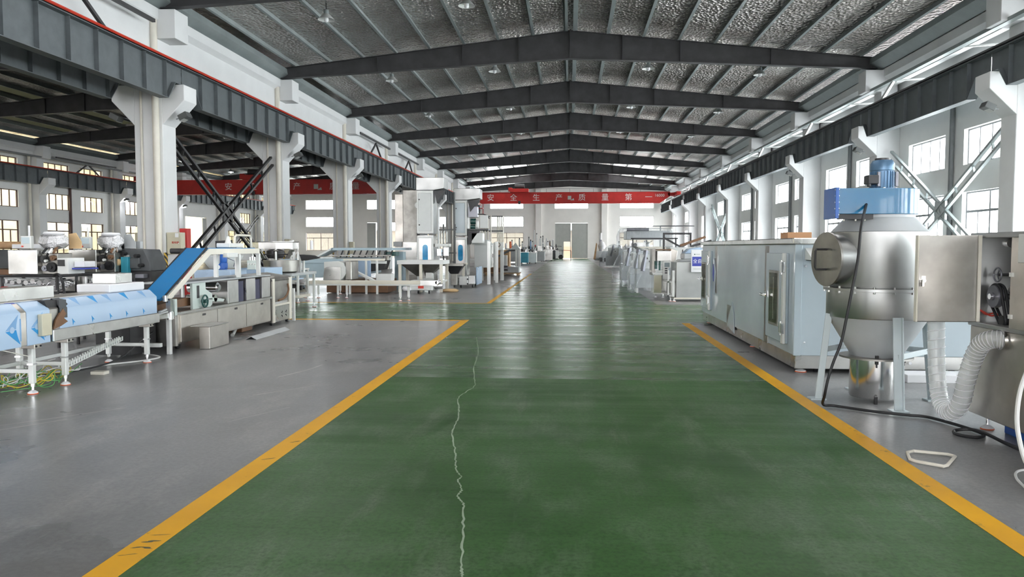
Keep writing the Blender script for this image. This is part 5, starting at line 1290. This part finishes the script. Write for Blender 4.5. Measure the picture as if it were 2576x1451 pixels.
# packaging towers
def tower(name_label, x0, x1, y, ztop, hx, zd, tint, wmat):
    t = thing('packing_tower', name_label, 'machine', ((x0 + x1) / 2, y, 0), 'tall stainless packing towers')
    part('lower_cabinet', MB().bx(x0, x1, y, y + .8, .25, zd - .03), 'steel_v', t, .01)
    part('upper_cabinet', MB().bx(x0, x1, y, y + .8, zd + .02, ztop - .42), 'steel_satin', t, .01)
    fr = MB()
    for a, b in ((.3, zd - .06), (zd + .05, ztop - .45)):
        fr.bx(x0, x0 + .05, y - .03, y, a, b).bx(x1 - .06, x1, y - .03, y, a, b).bx(x0 + .05, x1 - .06, y - .03, y, a, a + .06).bx(x0 + .05, x1 - .06, y - .03, y, b - .07, b)
    part('door_frame', fr, 'machine_white', t, smooth=False)
    dr = part('upper_door', MB().bx(x0 + .055, x1 - .065, y - .022, y - .002, zd + .12, ztop - .53), tint, t, .004)
    for z in (zd + .3, ztop - .75): part('hinge', MB().bx(x0 + .06, x0 + .10, y - .035, y - .02, z, z + .04), 'dark_iron', dr)
    part('lower_door', MB().bx(x0 + .055, x1 - .065, y - .020, y - .002, .37, zd - .13), 'steel_v', t, .004)
    xm = (x0 + x1) / 2; w = .09
    pts = [(xm + w * math.cos(a), 1.40 + w * math.sin(a)) for a in [i * PI / 10 for i in range(11)]] + [(xm - w * math.cos(a), .98 - w * math.sin(a)) for a in [i * PI / 10 for i in range(11)]]
    wn = part('window', MB().prism(pts, 'y', y - .03, y - .018), 'acrylic_blue', t)
    hd = part('head_cover', MB().prism([(x0 - .02, ztop - .42), (x1 + .02, ztop - .42), (hx, ztop - .36), (hx, ztop), (x0 - .02, ztop)], 'y', y - .05, y + .85), 'steel_satin', t, .01)
    part('discharge_chute', MB().prism([(x1 + .03, ztop - .44), (hx - .03, ztop - .42), (x1 + .12, ztop - .85)], 'y', y + .05, y + .5), 'dark_iron', t)
    for xx in (x0 + .06, x1 - .06):
        for yy in (y + .06, y + .74): part('leg', MB().bx(xx - .04, xx + .04, yy - .04, yy + .04, 0, .25), 'alu_white', t)
    return t
t1 = tower('front stainless packing tower with pearl door and pale blue slot window', -5.13, -4.58, 25.5, 3.73, -4.2, 1.83, 'panel_pearl', 0)
part('ladder', MB().bar((-4.35, 26.2, .9), (-4.35, 26.2, 2.2), .05, .05).bar((-3.95, 26.2, .3), (-3.95, 26.2, 2.2), .05, .05).bar((-4.5, 26.2, 1.2), (-3.9, 26.2, 1.2), .04, .04).bar((-4.5, 26.2, 2.0), (-3.9, 26.2, 2.0), .04, .04), 'galvanised_dark', t1, smooth=False)
part('side_shelf', MB().bx(-4.55, -4.05, 25.6, 26.0, 1.42, 1.52), 'machine_white', t1, .006)
part('side_motor', MB().bx(-4.5, -4.35, 25.7, 26.0, 1.1, 1.35).bx(-4.28, -4.1, 25.7, 26, 1.1, 1.4), 'steel_bright', t1, .01)
part('tall_pole', MB().cyl((-4.0, 26.4, 0), (-4.0, 26.4, 3.3), .035, n=10), 'galvanised_dark', t1)
for x in (-4.42, -4.32, -4.22): part('pipe', MB().cyl((x, 26.1, 1.55), (x, 26.1, 1.95), .022, n=8), 'machine_white', t1)
t2 = tower('rear stainless packing tower with bluish door and dark blue slot window beside the aisle', -4.25, -3.78, 28.0, 3.55, -3.30, 1.80, 'oven_grey', 0)
gy = 28.3
part('platform', MB().bx(-3.76, -3.0, 28.1, 28.9, 2.02, 2.08), 'galvanised_dark', t2, .005)
part('railing', MB().tube([(-3.74, gy, 2.62), (-3.2, gy, 2.62), (-3.02, gy, 2.56), (-2.98, gy, 2.45)], .02, 6), 'dark_iron', t2)
part('coil_motor', MB().cyl((-3.66, 28.2, 2.35), (-3.46, 28.2, 2.35), .11, n=16).cyl((-3.66, 28.2, 2.15), (-3.48, 28.2, 2.15), .08, n=14), 'mint_enamel', t2)
part('film_reel', MB().cyl((-3.45, 28.2, 2.25), (-3.38, 28.2, 2.25), .16, n=20), 'machine_white', t2)
part('bracket', MB().bx(-3.74, -3.4, 28.1, 28.5, 2.5, 2.9), 'pulley_grey', t2, .01)
part('lower_bracket', MB().prism([(-3.76, 2.0), (-3.35, 2.0), (-3.7, 1.5), (-3.76, 1.5)], 'y', 28.1, 28.5), 'dark_iron', t2)
part('side_box', MB().bx(-3.62, -3.2, 28.1, 28.7, 1.55, 1.92), 'machine_white', t2, .01)
part('label_plate', MB().bx(-3.3, -3.0, 28.08, 28.12, 2.1, 2.58), 'panel_pearl', t2, .005)
t3 = thing('packing_tower', 'dull grey unfinished tower behind the front stainless tower', 'machine', (-6.3, 30, 0), 'tall stainless packing towers')
part('cabinet', MB().bx(-6.6, -6.0, 30, 30.8, 0, 3.65), 'steel_dull', t3, .01)
part('side_duct', MB().bx(-6.95, -6.62, 30.1, 30.7, .2, 3.5), 'steel_warm', t3, .01)
part('open_slot', MB().bx(-6.03, -5.93, 29.9, 30.0, 1.1, 3.0), 'dark_iron', t3)
part('inner_panel', MB().bx(-5.92, -5.62, 29.95, 30.0, 1.0, 3.1), 'machine_grey', t3)
part('lower_panel', MB().bx(-6.6, -6.0, 29.96, 30.0, .3, 1.6), 'steel_v', t3, .005)
part('mid_bracket', MB().bx(-7.0, -6.65, 30.0, 30.06, 1.42, 1.62), 'machine_grey', t3)
part('switch_box', MB().bx(-5.6, -5.3, 29.9, 30.2, 1.1, 1.75), 'machine_white', t3, .008)
part('bearing_cap', MB().cyl((-5.98, 29.85, 3.05), (-5.98, 29.95, 3.05), .12, n=16), 'machine_white', t3)

fn = thing('funnel_mixer', 'dark funnel on a white mixer cart between the two packing towers', 'mixer', (-3.9, 26.3, 0))
part('funnel', MB().add([(-4.2, 25.4, .80), (-3.56, 25.4, .80), (-3.56, 26.0, .80), (-4.2, 26.0, .80), (-4.02, 25.6, .50), (-3.76, 25.6, .50), (-3.76, 25.8, .50), (-4.02, 25.8, .50)], [(0, 1, 5, 4), (1, 2, 6, 5), (2, 3, 7, 6), (3, 0, 4, 7), (4, 5, 6, 7)]), 'dark_iron', fn, smooth=False)
part('rim', MB().bx(-4.24, -3.54, 25.37, 25.41, .77, .84).bx(-4.24, -3.54, 26.0, 26.03, .77, .84), 'steel_dull', fn)
part('throat', MB().bx(-4.0, -3.8, 25.55, 25.85, .12, .50), 'steel_dull', fn, .01)
part('cart', MB().bx(-3.80, -3.50, 26.1, 27.3, .10, .40), 'machine_white', fn, .01)
part('cart', MB().bx(-3.50, -3.28, 26.3, 27.3, .12, .42), 'steel_satin', fn, .01)
part('tray_panel', MB().bx(-3.27, -3.22, 26.6, 28.0, .08, .70), 'film_blue', fn, .006)
part('post', MB().bx(-3.68, -3.6, 26.05, 26.12, .4, .86).bx(-3.75, -3.5, 26.05, 26.12, .80, .86), 'rail_cream', fn)
for z in (.14, .30): part('bolt', MB().cyl((-3.5, 26.08, z), (-3.5, 26.1, z), .03, n=10), 'dark_iron', fn)
for x, y in ((-3.74, 26.15), (-3.36, 26.35), (-3.36, 27.2)): part('caster', MB().cyl((x - .02, y, .05), (x + .02, y, .05), .05, n=12), 'rubber_black', fn)
part('air_motor', MB().bx(-4.05, -3.85, 26.2, 26.5, .15, .27), 'chrome', fn, .02)

cc = thing('control_cabinet', 'pearl grey control cabinet on tall square legs beside the rear tower', 'cabinet', (-3.3, 28.9, 0))
part('body', MB().bx(-3.62, -2.98, 28.95, 29.5, .62, 1.50), 'panel_pearl', cc, .01)
part('side_panel', MB().bx(-2.98, -2.94, 28.97, 29.5, .64, 1.46), 'steel_v', cc, .005)
part('roof', MB().prism([(-3.70, 1.50), (-2.95, 1.50), (-3.1, 1.68), (-3.70, 1.68)], 'y', 28.9, 29.5), 'panel_pearl', cc)
for x, y in ((-3.03, 28.6), (-2.86, 29.9)): part('leg', MB().bx(x - .06, x + .06, y - .06, y + .06, 0, 1.62), 'alu_white', cc, .004)
part('handle', MB().bx(-2.95, -2.92, 29.1, 29.14, 1.0, 1.15), 'dark_iron', cc)
pr = thing('pipe_rack', 'rack of upright cream pipes on two square posts beyond the control cabinet', 'pipes', (-3.2, 32, 0))
for k in range(4): part('pipe', MB().cyl((-3.62 + .12 * k, 31.6, 1.45), (-3.62 + .12 * k, 31.6, 2.72), .028, n=10), 'rail_cream', pr)
for k in range(4): part('pipe', MB().cyl((-3.05 + .075 * k, 32.4, 1.35), (-3.05 + .075 * k, 32.4, 2.72), .028, n=10), 'rail_cream', pr)
part('cross_tie', MB().bx(-3.7, -2.8, 32.0, 32.03, 2.05, 2.1).bx(-3.7, -2.8, 32.0, 32.03, 2.66, 2.71), 'galvanised_dark', pr)
for x in (-3.12, -2.84): part('post', MB().bx(x - .07, x + .07, 32.0, 32.14, 0, 1.6), 'alu_white', pr, .004)
part('hook', MB().ring((-2.98, 31.95, 1.5), (0, 1, 0), .08, .014, 14, 6), 'dark_iron', pr)
part('plinth', MB().bx(-3.7, -2.75, 31.5, 32.5, 1.28, 1.36), 'alu_white', pr)
part('plinth_post', MB().bx(-3.68, -3.58, 31.5, 31.6, 0, 1.28), 'alu_white', pr)

cr = thing('slicing_machine', 'grey slicing machine on a wooden pallet with a white pointed column', 'machine', (-3.2, 38, 0))
for k in range(5): part('board', MB().bx(-4.2, -2.45, 37.5 + .24 * k, 37.68 + .24 * k, .09, .13), 'wood', cr)
for x in (-4.1, -3.3, -2.55): part('bearer', MB().bx(x - .05, x + .05, 37.5, 38.64, 0, .09), 'wood', cr)
part('base', MB().bx(-3.4, -2.5, 37.7, 38.4, .13, .42), 'machine_grey', cr, .02)
part('motor', MB().cyl((-3.35, 37.75, .35), (-3.05, 37.75, .35), .14, n=16), 'pulley_grey', cr)
part('post', MB().bx(-3.3, -3.1, 37.8, 38.1, .42, 1.0), 'machine_white', cr, .01)
part('roof_plate', MB().prism([(-3.55, .98), (-3.0, 1.28), (-2.7, 1.30), (-2.7, 1.2), (-3.0, 1.18), (-3.5, .92)], 'y', 37.7, 38.3), 'machine_dark', cr)
part('column', MB().bx(-2.68, -2.42, 37.6, 37.9, .45, 1.30), 'machine_white', cr, .01)
part('column_stripe', MB().bx(-2.56, -2.54, 37.595, 37.6, .45, 1.25), 'mint_enamel', cr)
part('pointed_cap', MB().add([(-2.92, 37.5, 1.28), (-2.42, 37.5, 1.28), (-2.42, 38.0, 1.28), (-2.92, 38.0, 1.28), (-2.67, 37.75, 1.62)], [(0, 3, 2, 1), (0, 1, 4), (1, 2, 4), (2, 3, 4), (3, 0, 4)]), 'panel_pearl', cr, smooth=False)
bn = thing('work_bench', 'wooden sided bench with jars of parts, behind the slicing machine pallet', 'bench', (-3.9, 41, 0))
part('wood_panel', MB().bx(-4.6, -3.2, 40.6, 41.6, .3, 1.25), 'wood', bn, .01)
part('shelf', MB().bx(-4.5, -3.0, 40.5, 41.6, 1.28, 1.33), 'machine_grey', bn)
for k in range(6):
    part('part_pot', MB().cyl((-4.35 + .24 * k, 40.7, 1.33), (-4.35 + .24 * k, 40.7, 1.5 + .1 * (k % 3)), .06, n=10), ('machine_white', 'foam_white', 'orange_pad')[k % 3], bn)
part('plinth', MB().bx(-4.6, -3.0, 40.6, 41.6, 0, .3), 'brown_belt', bn)

# the far row of small machines along the column side of the aisle
random.seed(11)
def small_machine(label, x, y, w, d_, h, body, posts, cab=None, group='far small machines beside the aisle'):
    t = thing('assembly_machine', label, 'machine', (x, y, 0), group)
    part('cabinet', MB().bx(x - w / 2, x + w / 2, y, y + d_, .12, h), body, t, .01)
    part('worktop', MB().bx(x - w / 2 - .04, x + w / 2 + .04, y - .04, y + d_ + .04, h, h + .05), 'steel_h', t, .006)
    for xx in (x - w / 2 + .08, x + w / 2 - .08):
        for yy in (y + .08, y + d_ - .08): part('foot', MB().cyl((xx, yy, 0), (xx, yy, .13), .03, n=8), 'dark_iron', t)
    for k, (px, ph, pm) in enumerate(posts):
        pt = part('tower', MB().bx(x + px - .06, x + px + .06, y + .3, y + .42, h + .05, h + ph), pm, t, .006)
        part('tower_head', MB().cyl((x + px, y + .36, h + ph), (x + px, y + .36, h + ph + .12), .05, n=10), 'foam_white' if k % 2 else 'dark_iron', pt)
    part('gear', MB().cyl((x - w * .2, y - .02, h + .18), (x - w * .2, y + .3, h + .18), .13, n=16), 'dark_iron', t)
    part('chute', MB().bar((x + w * .1, y + .1, h + .1), (x + w * .42, y + .2, h + .45), .12, .05), 'steel_dull', t)
    for k in range(7):
        fx = x + random.uniform(-.45, .45) * w; fy = y + random.uniform(.05, .5) * d_; fh = random.uniform(.12, .42); fw = random.uniform(.04, .11)
        mt = random.choice(['machine_white', 'steel_dull', 'machine_dark', 'foam_white', 'machine_grey', 'pulley_grey', 'steel_bright'])
        part('fitting', MB().cyl((fx, fy, h + .05), (fx, fy, h + .05 + fh), fw, n=10) if k % 3 == 0 else MB().bx(fx - fw, fx + fw, fy, fy + .14, h + .05, h + .05 + fh), mt, t)
    if cab: part('guard_box', MB().bx(x + cab[0], x + cab[1], y + .05, y + .5, h + .05, h + cab[2]), 'steel_v', t, .008)
    return t
small_machine('teal based assembly machine at the near end of the far row', -3.75, 62.2, .75, 1.0, .95, 'teal', ((-.12, .8, 'machine_white'), (.15, .45, 'machine_grey')))
small_machine('white based assembly machine beside the teal one', -3.1, 63.6, .7, 1.0, .9, 'machine_white', ((-.15, 1.0, 'motor_blue'), (.1, .6, 'machine_white'), (.25, .45, 'machine_grey')))
small_machine('grey assembly machine with a dark gear and blue post in the far row', -4.7, 66, 1.2, 1.0, 1.15, 'machine_grey', ((-.3, .75, 'machine_white'), (.0, .5, 'motor_blue'), (.35, .9, 'machine_grey')), (-.1, .25, .4))
small_machine('wide grey assembly machine with boxed guard in the middle of the far row', -2.95, 70, 1.35, 1.3, 1.0, 'machine_grey', ((-.45, .85, 'machine_white'), (-.2, .6, 'red_paint'), (.3, 1.25, 'machine_white'), (.5, .7, 'machine_grey')), (.0, .42, .5))
small_machine('steel assembly machine with two tall white towers in the far row', -3.4, 73, 1.6, 1.3, 1.15, 'steel_v', ((-.5, 1.1, 'machine_grey'), (.0, 1.75, 'machine_white'), (.25, 1.45, 'machine_white'), (.55, .9, 'foam_white')), (-.4, -.05, .5))
small_machine('steel assembly machine with slim posts behind the two towered one', -2.3, 75.5, 1.2, 1.3, 1.1, 'steel_v', ((-.35, 1.3, 'machine_grey'), (0, 1.05, 'foam_white'), (.35, .8, 'brown_belt')), (.0, .3, .45))
small_machine('dark based assembly machine near the grey end door', -2.0, 79.5, 1.1, 1.3, 1.05, 'machine_dark', ((-.25, .85, 'foam_white'), (.25, 1.05, 'machine_grey')), (-.35, .0, .5))
small_machine('pale assembly machine farthest along the far row', -1.7, 84.5, .9, 1.2, 1.0, 'panel_pearl', ((.2, .6, 'dark_iron'),), (-.3, .1, .5))
o = part('floor_beam', MB().bx(-3.35, -2.0, 66.6, 66.85, 0, .12), 'machine_white', None, .01); recentre(o); tag(o, 'white beam lying on the floor before the far row of machines', 'beam')
rt = thing('hand_cart', 'small grey cart with dark wheels parked by the open wicket', 'cart', (-1.2, 88, 0))
part('bed', MB().bx(-1.75, -.75, 87.6, 89.4, .42, .75), 'machine_grey', rt, .02)
for x in (-1.5, -1.0): part('wheel', MB().cyl((x, 87.55, .26), (x, 87.65, .26), .26, n=18), 'rubber_black', rt)
part('bar', MB().bar((-1.7, 87.6, .75), (-1.7, 87.6, 1.5), .06, .06).bar((-1.7, 87.6, 1.5), (-.9, 87.6, 1.45), .05, .05), 'dark_iron', rt)
ba = thing('barrier', 'thin dark barrier frame standing across the orange wicket opening', 'barrier', (-.2, 80, 0))
for x in (-.75, .14): part('post', MB().bx(x - .03, x + .03, 80, 80.06, 0, 1.05), 'dark_iron', ba)
part('top_bar', MB().bar((-1.9, 80, 1.12), (.17, 80, 1.02), .05, .05), 'dark_iron', ba)
# ------------------------------------------------------------------ window side, middle and far
def crumple(name, parent, pts, seed, amp=.05, mat='clear_wrap', k=26):
    """draped sheet: rings of (cx, cy, rx, ry, z) with folds"""
    random.seed(seed); vs = []
    ph = [random.uniform(0, 6.28) for _ in range(4)]
    for j, (cx, cy, rx, ry, z) in enumerate(pts):
        for i in range(k):
            a = 2 * PI * i / k
            f = 1 + amp * (math.sin(5 * a + ph[0]) + .6 * math.sin(9 * a + ph[1] + j) + random.uniform(-.3, .3))
            vs.append((cx + rx * f * math.cos(a), cy + ry * f * math.sin(a), max(.01, z + (random.uniform(-.015, .015) if 0 < j else random.uniform(-.12, .0)))))
    n_ = len(pts); fs = [(j * k + i, j * k + (i + 1) % k, (j + 1) * k + (i + 1) % k, (j + 1) * k + i) for j in range(n_ - 1) for i in range(k)] + [tuple(range((n_ - 1) * k, n_ * k))]
    return part(name, MB().add(vs, fs), mat, parent)

r1 = thing('cutting_machine', 'plain steel cabinet machine with a blue and white signboard, next to the oven', 'machine', (3.1, 20.4, 0))
part('body', MB().bx(2.75, 3.42, 20.0, 21.0, .09, 1.02), 'steel_satin', r1, .012)
part('base_rail', MB().bx(2.70, 3.62, 19.97, 21.0, .06, .10), 'rail_cream', r1, .004)
part('side_frame', MB().bx(2.55, 2.72, 20.1, 20.9, .12, .16).bx(2.55, 2.59, 20.1, 20.14, .12, .8).bx(2.66, 2.72, 20.02, 20.1, .12, .8).bx(2.55, 2.72, 20.1, 20.9, .48, .52), 'alu_white', r1)
part('dark_recess', MB().bx(3.44, 4.1, 20.1, 21.0, .15, .62), 'dark_iron', r1)
part('body', MB().bx(3.42, 4.2, 20.05, 21.0, .62, 1.02), 'steel_satin', r1, .01)
part('top_plate', MB().prism([(2.8, 1.02), (3.5, 1.02), (3.45, 1.10), (2.9, 1.08)], 'y', 20.1, 20.8), 'machine_grey', r1, .01)
part('head', MB().bx(2.98, 3.5, 20.3, 20.9, 1.08, 1.24), 'machine_grey', r1, .03)
part('lid', MB().prism([(3.0, 1.24), (3.14, 1.36), (3.4, 1.40), (3.55, 1.30), (3.55, 1.24)], 'y', 20.3, 20.9), 'film_blue', r1, .01)
part('knob', MB().cyl((3.36, 20.0, 1.06), (3.36, 19.94, 1.06), .05, n=14), 'foam_white', r1)
part('wrap_tie', MB().lathe([(.02, .50), (.06, .58), (.10, .66), (.04, .72)], (3.55, 19.9), 12), 'foam_white', r1)
for x, y in ((2.62, 20.05), (2.7, 19.98), (3.55, 20.05)): foot(r1, x, y, 0, .10, r=.05)
sg = part('sign_board', MB().bx(3.10, 3.66, 19.82, 19.85, .76, 1.34), 'foam_white', r1, .01)
part('sign_band', MB().bx(3.13, 3.64, 19.815, 19.821, .92, 1.16), 'sign_blue', sg)
text(sg, 'lettering', '全自动切', 'foam_white', (3.145, 19.812, 1.04), (PI / 2, 0, 0), .118, align='LEFT')
part('sign_emblem', MB().cyl((3.19, 19.815, 1.22), (3.19, 19.821, 1.22), .016, n=10), 'mint_enamel', sg)
part('sign_lines', MB().bx(3.22, 3.32, 19.816, 19.82, 1.215, 1.228).bx(3.16, 3.36, 19.816, 19.82, .84, .85).bx(3.44, 3.58, 19.816, 19.82, .86, .87), 'door_grey', sg)
part('sign_arm', MB().bx(3.5, 3.54, 19.85, 20.1, 1.0, 1.04), 'dark_iron', sg)
crumple('top_wrap', r1, [(3.65, 20.4, .35, .3, 1.05), (3.65, 20.4, .32, .26, 1.25), (3.62, 20.4, .22, .2, 1.38), (3.6, 20.4, .05, .05, 1.42)], 5, .06)

r2 = thing('sealing_machine', 'sealing machine with a white key panel, steel head box and dark lower cabinet', 'machine', (2.6, 21.9, 0))
part('lower_cabinet', MB().prism([(2.36, 21.6), (2.55, 21.45), (2.86, 21.45), (2.86, 22.3), (2.36, 22.3)], 'z', .12, .62), 'steel_mirror', r2)
part('bottom_rim', MB().prism([(2.34, 21.58), (2.54, 21.42), (2.88, 21.42), (2.88, 22.3), (2.34, 22.3)], 'z', .10, .13), 'alu_white', r2)
part('conveyor_rail', MB().bx(2.30, 2.86, 21.4, 21.55, .64, .69), 'alu_white', r2, .004)
part('conveyor_rail', MB().bx(2.26, 2.86, 21.7, 21.85, .70, .75), 'alu_white', r2, .004)
part('head_box', MB().bx(2.42, 2.80, 21.4, 22.2, 1.02, 1.30), 'steel_h', r2, .008)
part('head_top', MB().bx(2.42, 2.80, 21.38, 22.2, 1.315, 1.345), 'brown_belt', r2, .004)
part('side_column', MB().bx(2.30, 2.40, 21.6, 22.2, .62, 1.36), 'steel_dull', r2, .006)
part('head_cheek', MB().prism([(2.80, .95), (2.95, 1.05), (3.0, 1.30), (2.85, 1.36), (2.80, 1.36)], 'y', 21.5, 22.2), 'steel_warm', r2, .01)
kp = part('key_panel', MB().bx(2.56, 2.80, 21.22, 21.30, .52, 1.02), 'machine_white', r2, .008)
part('screen', MB().bx(2.60, 2.74, 21.212, 21.222, .86, .98), 'screen', kp)
for k in range(3): part('key', MB().bx(2.61, 2.68, 21.212, 21.222, .68 + .06 * k, .715 + .06 * k), 'dark_iron', kp)
part('key_strip', MB().bx(2.71, 2.76, 21.212, 21.222, .64, .84), 'oven_grey', kp)
part('nozzle', MB().cyl((2.40, 21.5, .80), (2.40, 21.5, 1.02), .04, n=12).cyl((2.5, 21.5, .76), (2.5, 21.5, 1.02), .03, n=12), 'mint_enamel', r2)
for x, y in ((2.42, 21.65), (2.60, 21.5), (2.80, 21.5)): foot(r2, x, y, 0, .12, 'foam_white')
# wrapped machines in a row
def wrapped(label, x, y, h, seed, w=.55, cap='pulley_grey', legs=True):
    t = thing('wrapped_machine', label, 'machine', (x, y, 0), 'plastic wrapped machines beside the aisle')
    part('cabinet', MB().bx(x - w * .5, x + w * .5, y - .3, y + .35, .15, h * .55), 'machine_grey', t, .01)
    part('reel_arm', MB().bar((x - w * .2, y - .3, h * .5), (x, y - .2, h * .97), .12, .09), 'pulley_grey', t)
    hd_ = part('head', MB().bx(x - w * .35, x + w * .35, y - .25, y + .25, h * .55, h * .88), 'machine_white', t, .02)
    for k in range(3): part('button', MB().cyl((x - .05 + .08 * k, y - .27, h * (.86 - .07 * k)), (x - .05 + .08 * k, y - .25, h * (.86 - .07 * k)), .03, n=10), 'rubber_black', hd_)
    if legs:
        for xx in (x - w * .45, x + w * .45):
            for yy in (y - .25, y + .3): part('leg', MB().bx(xx - .03, xx + .03, yy - .03, yy + .03, 0, .2), 'alu_white', t)
    crumple('plastic_wrap', t, [(x - .12, y, w * .78, .52, .12), (x - .1, y, w * .80, .55, .35), (x - .06, y, w * .82, .55, h * .45), (x - .02, y, w * .70, .48, h * .68), (x, y, w * .52, .38, h * .86), (x + .02, y, w * .28, .24, h * .98), (x + .02, y, .03, .03, h * 1.02)], seed, .05)
    return t
w0 = wrapped('machine under clear plastic next to the sealing machine, film trailing to the floor', 2.34, 23.9, 1.34, 21, .58)
wrapped('machine under clear plastic, second of the wrapped row from the sealing machine', 2.32, 26.2, 1.36, 22, .58)
wrapped('machine under clear plastic with loose folds, third of the wrapped row', 2.25, 29.2, 1.40, 23, .66)
crumple('trailing_film', w0, [(1.86, 23.2, .03, .03, .02), (1.93, 23.2, .08, .06, .25), (2.0, 23.3, .2, .12, .6)], 31, .05)
wrapped('tent shaped plastic wrapped machine standing apart farther along', 2.95, 52, 1.55, 24, 1.0, legs=False)
lw = thing('wrapped_conveyor', 'long tan topped conveyor under plastic behind the wrapped row', 'conveyor', (3.3, 34, 0))
part('bed', MB().bx(2.6, 4.4, 31, 37.5, .7, 1.25), 'panel_pearl', lw, .02)
part('trough', MB().prism([(2.7, 1.42), (4.0, 1.42), (3.6, 1.25), (3.0, 1.25)], 'y', 31, 34), 'rail_cream', lw)
for x in (2.7, 4.3):
    for y in (31.1, 34, 37.4): part('leg', MB().bx(x - .04, x + .04, y - .04, y + .04, 0, .72), 'alu_white', lw)
part('top_frame', MB().bx(2.45, 4.3, 30.9, 30.96, 1.72, 1.77).bx(2.5, 2.55, 30.9, 30.96, 1.2, 1.75).bx(4.2, 4.25, 30.9, 30.96, 1.2, 1.75), 'dark_iron', lw)
part('upper_conveyor', MB().bx(2.6, 4.6, 35.5, 37.2, 1.75, 2.15), 'machine_grey', lw, .02)
part('upper_roll', MB().cyl((2.6, 35.3, 2.2), (3.6, 35.3, 2.2), .07, n=14), 'pulley_grey', lw)
crumple('plastic_wrap', lw, [(3.5, 36, 1.3, 1.0, 1.4), (3.5, 36, 1.3, 1.0, 1.9), (3.5, 36, 1.2, .9, 2.25), (3.5, 36, .1, .1, 2.3)], 12, .05)
fr = thing('portal_frame', 'dark square tube portal over the wrapped conveyor', 'frame', (4.2, 29.5, 0))
part('portal', MB().bx(3.55, 3.62, 29.5, 29.57, 1.1, 1.95).bx(4.55, 4.62, 29.5, 29.57, 0, 1.95).bx(3.62, 4.55, 29.5, 29.57, 1.88, 1.95).bx(3.55, 3.62, 29.5, 29.57, 0, 1.1), 'dark_iron', fr, .004)
part('brace', MB().bar((3.6, 29.53, 1.75), (4.5, 29.53, 1.25), .07, .07).bar((3.9, 29.53, 1.2), (4.6, 29.53, 1.6), .06, .06), 'dark_iron', fr)
lf = thing('loading_chute', 'raised grey loading chute with angled arms beside the portal frame', 'chute', (4.4, 26.5, 0))
part('arm', MB().bar((3.75, 26.4, 1.45), (4.6, 26.4, 1.75), .08, .08), 'brown_belt', lf)
part('arm', MB().bar((4.1, 26.4, 1.42), (4.8, 26.4, 1.62), .08, .08), 'dark_iron', lf)
part('cabinet', MB().bx(3.4, 4.9, 26.3, 27.4, 0, 1.40), 'machine_white', lf, .015)
part('sheet', MB().bx(3.35, 4.95, 26.25, 27.45, 1.40, 1.44), 'clear_wrap', lf)
for x in (3.8, 4.3, 4.75): part('hook', MB().bx(x, x + .03, 26.2, 26.24, 1.12, 1.32), 'dark_iron', lf)
rb = thing('rail_pole', 'thin grey pole with a level arm before the far window', 'pole', (6.9, 60, 0))
part('pole', MB().bx(6.97, 7.05, 60, 60.08, 0, 3.05), 'frame_grey', rb); part('arm', MB().bx(6.4, 9.6, 60, 60.07, 2.98, 3.05), 'frame_grey', rb)
part('cross_arm', MB().bx(7.0, 9.5, 60, 60.07, 3.02, 3.06), 'frame_grey', rb)
at(-.45, 4, 0)
fm = thing('press_machine', 'far grey machine with white upright head at the aisle edge near the end wall', 'machine', (3.6, 70, 0))
part('base', MB().bx(2.9, 4.2, 70, 72, .1, 1.0), 'machine_grey', fm, .02)
part('side_guard', MB().prism([(2.75, .2), (2.95, .2), (3.1, 1.7), (3.0, 1.8)], 'y', 69.9, 70.3), 'wood', fm)
part('neck', MB().bx(3.3, 3.55, 70.2, 70.6, 1.0, 2.1), 'pulley_grey', fm, .02)
part('white_head', MB().cyl((3.42, 70.3, 2.1), (3.42, 70.3, 2.75), .14, n=14), 'foam_white', fm)
part('white_body', MB().lathe([(.3, 1.2), (.38, 1.5), (.2, 1.9)], (3.55, 70.2), 14), 'foam_white', fm)
part('dark_feet', MB().bx(3.3, 3.6, 69.7, 70.0, 0, .4).bx(3.75, 4.1, 69.2, 69.6, 0, .35), 'dark_iron', fm)
at()
small_machine('low grey machine farther along the window side of the aisle', 4.3, 62, 1.6, 2.2, 1.25, 'machine_grey', ((-.3, .5, 'foam_white'),), None, 'window side machines')
small_machine('machine with tan cover in front of the far lower window', 4.6, 50, 1.8, 3, 1.35, 'rail_cream', ((.4, .4, 'machine_grey'),), (-.5, .3, .35), 'window side machines')
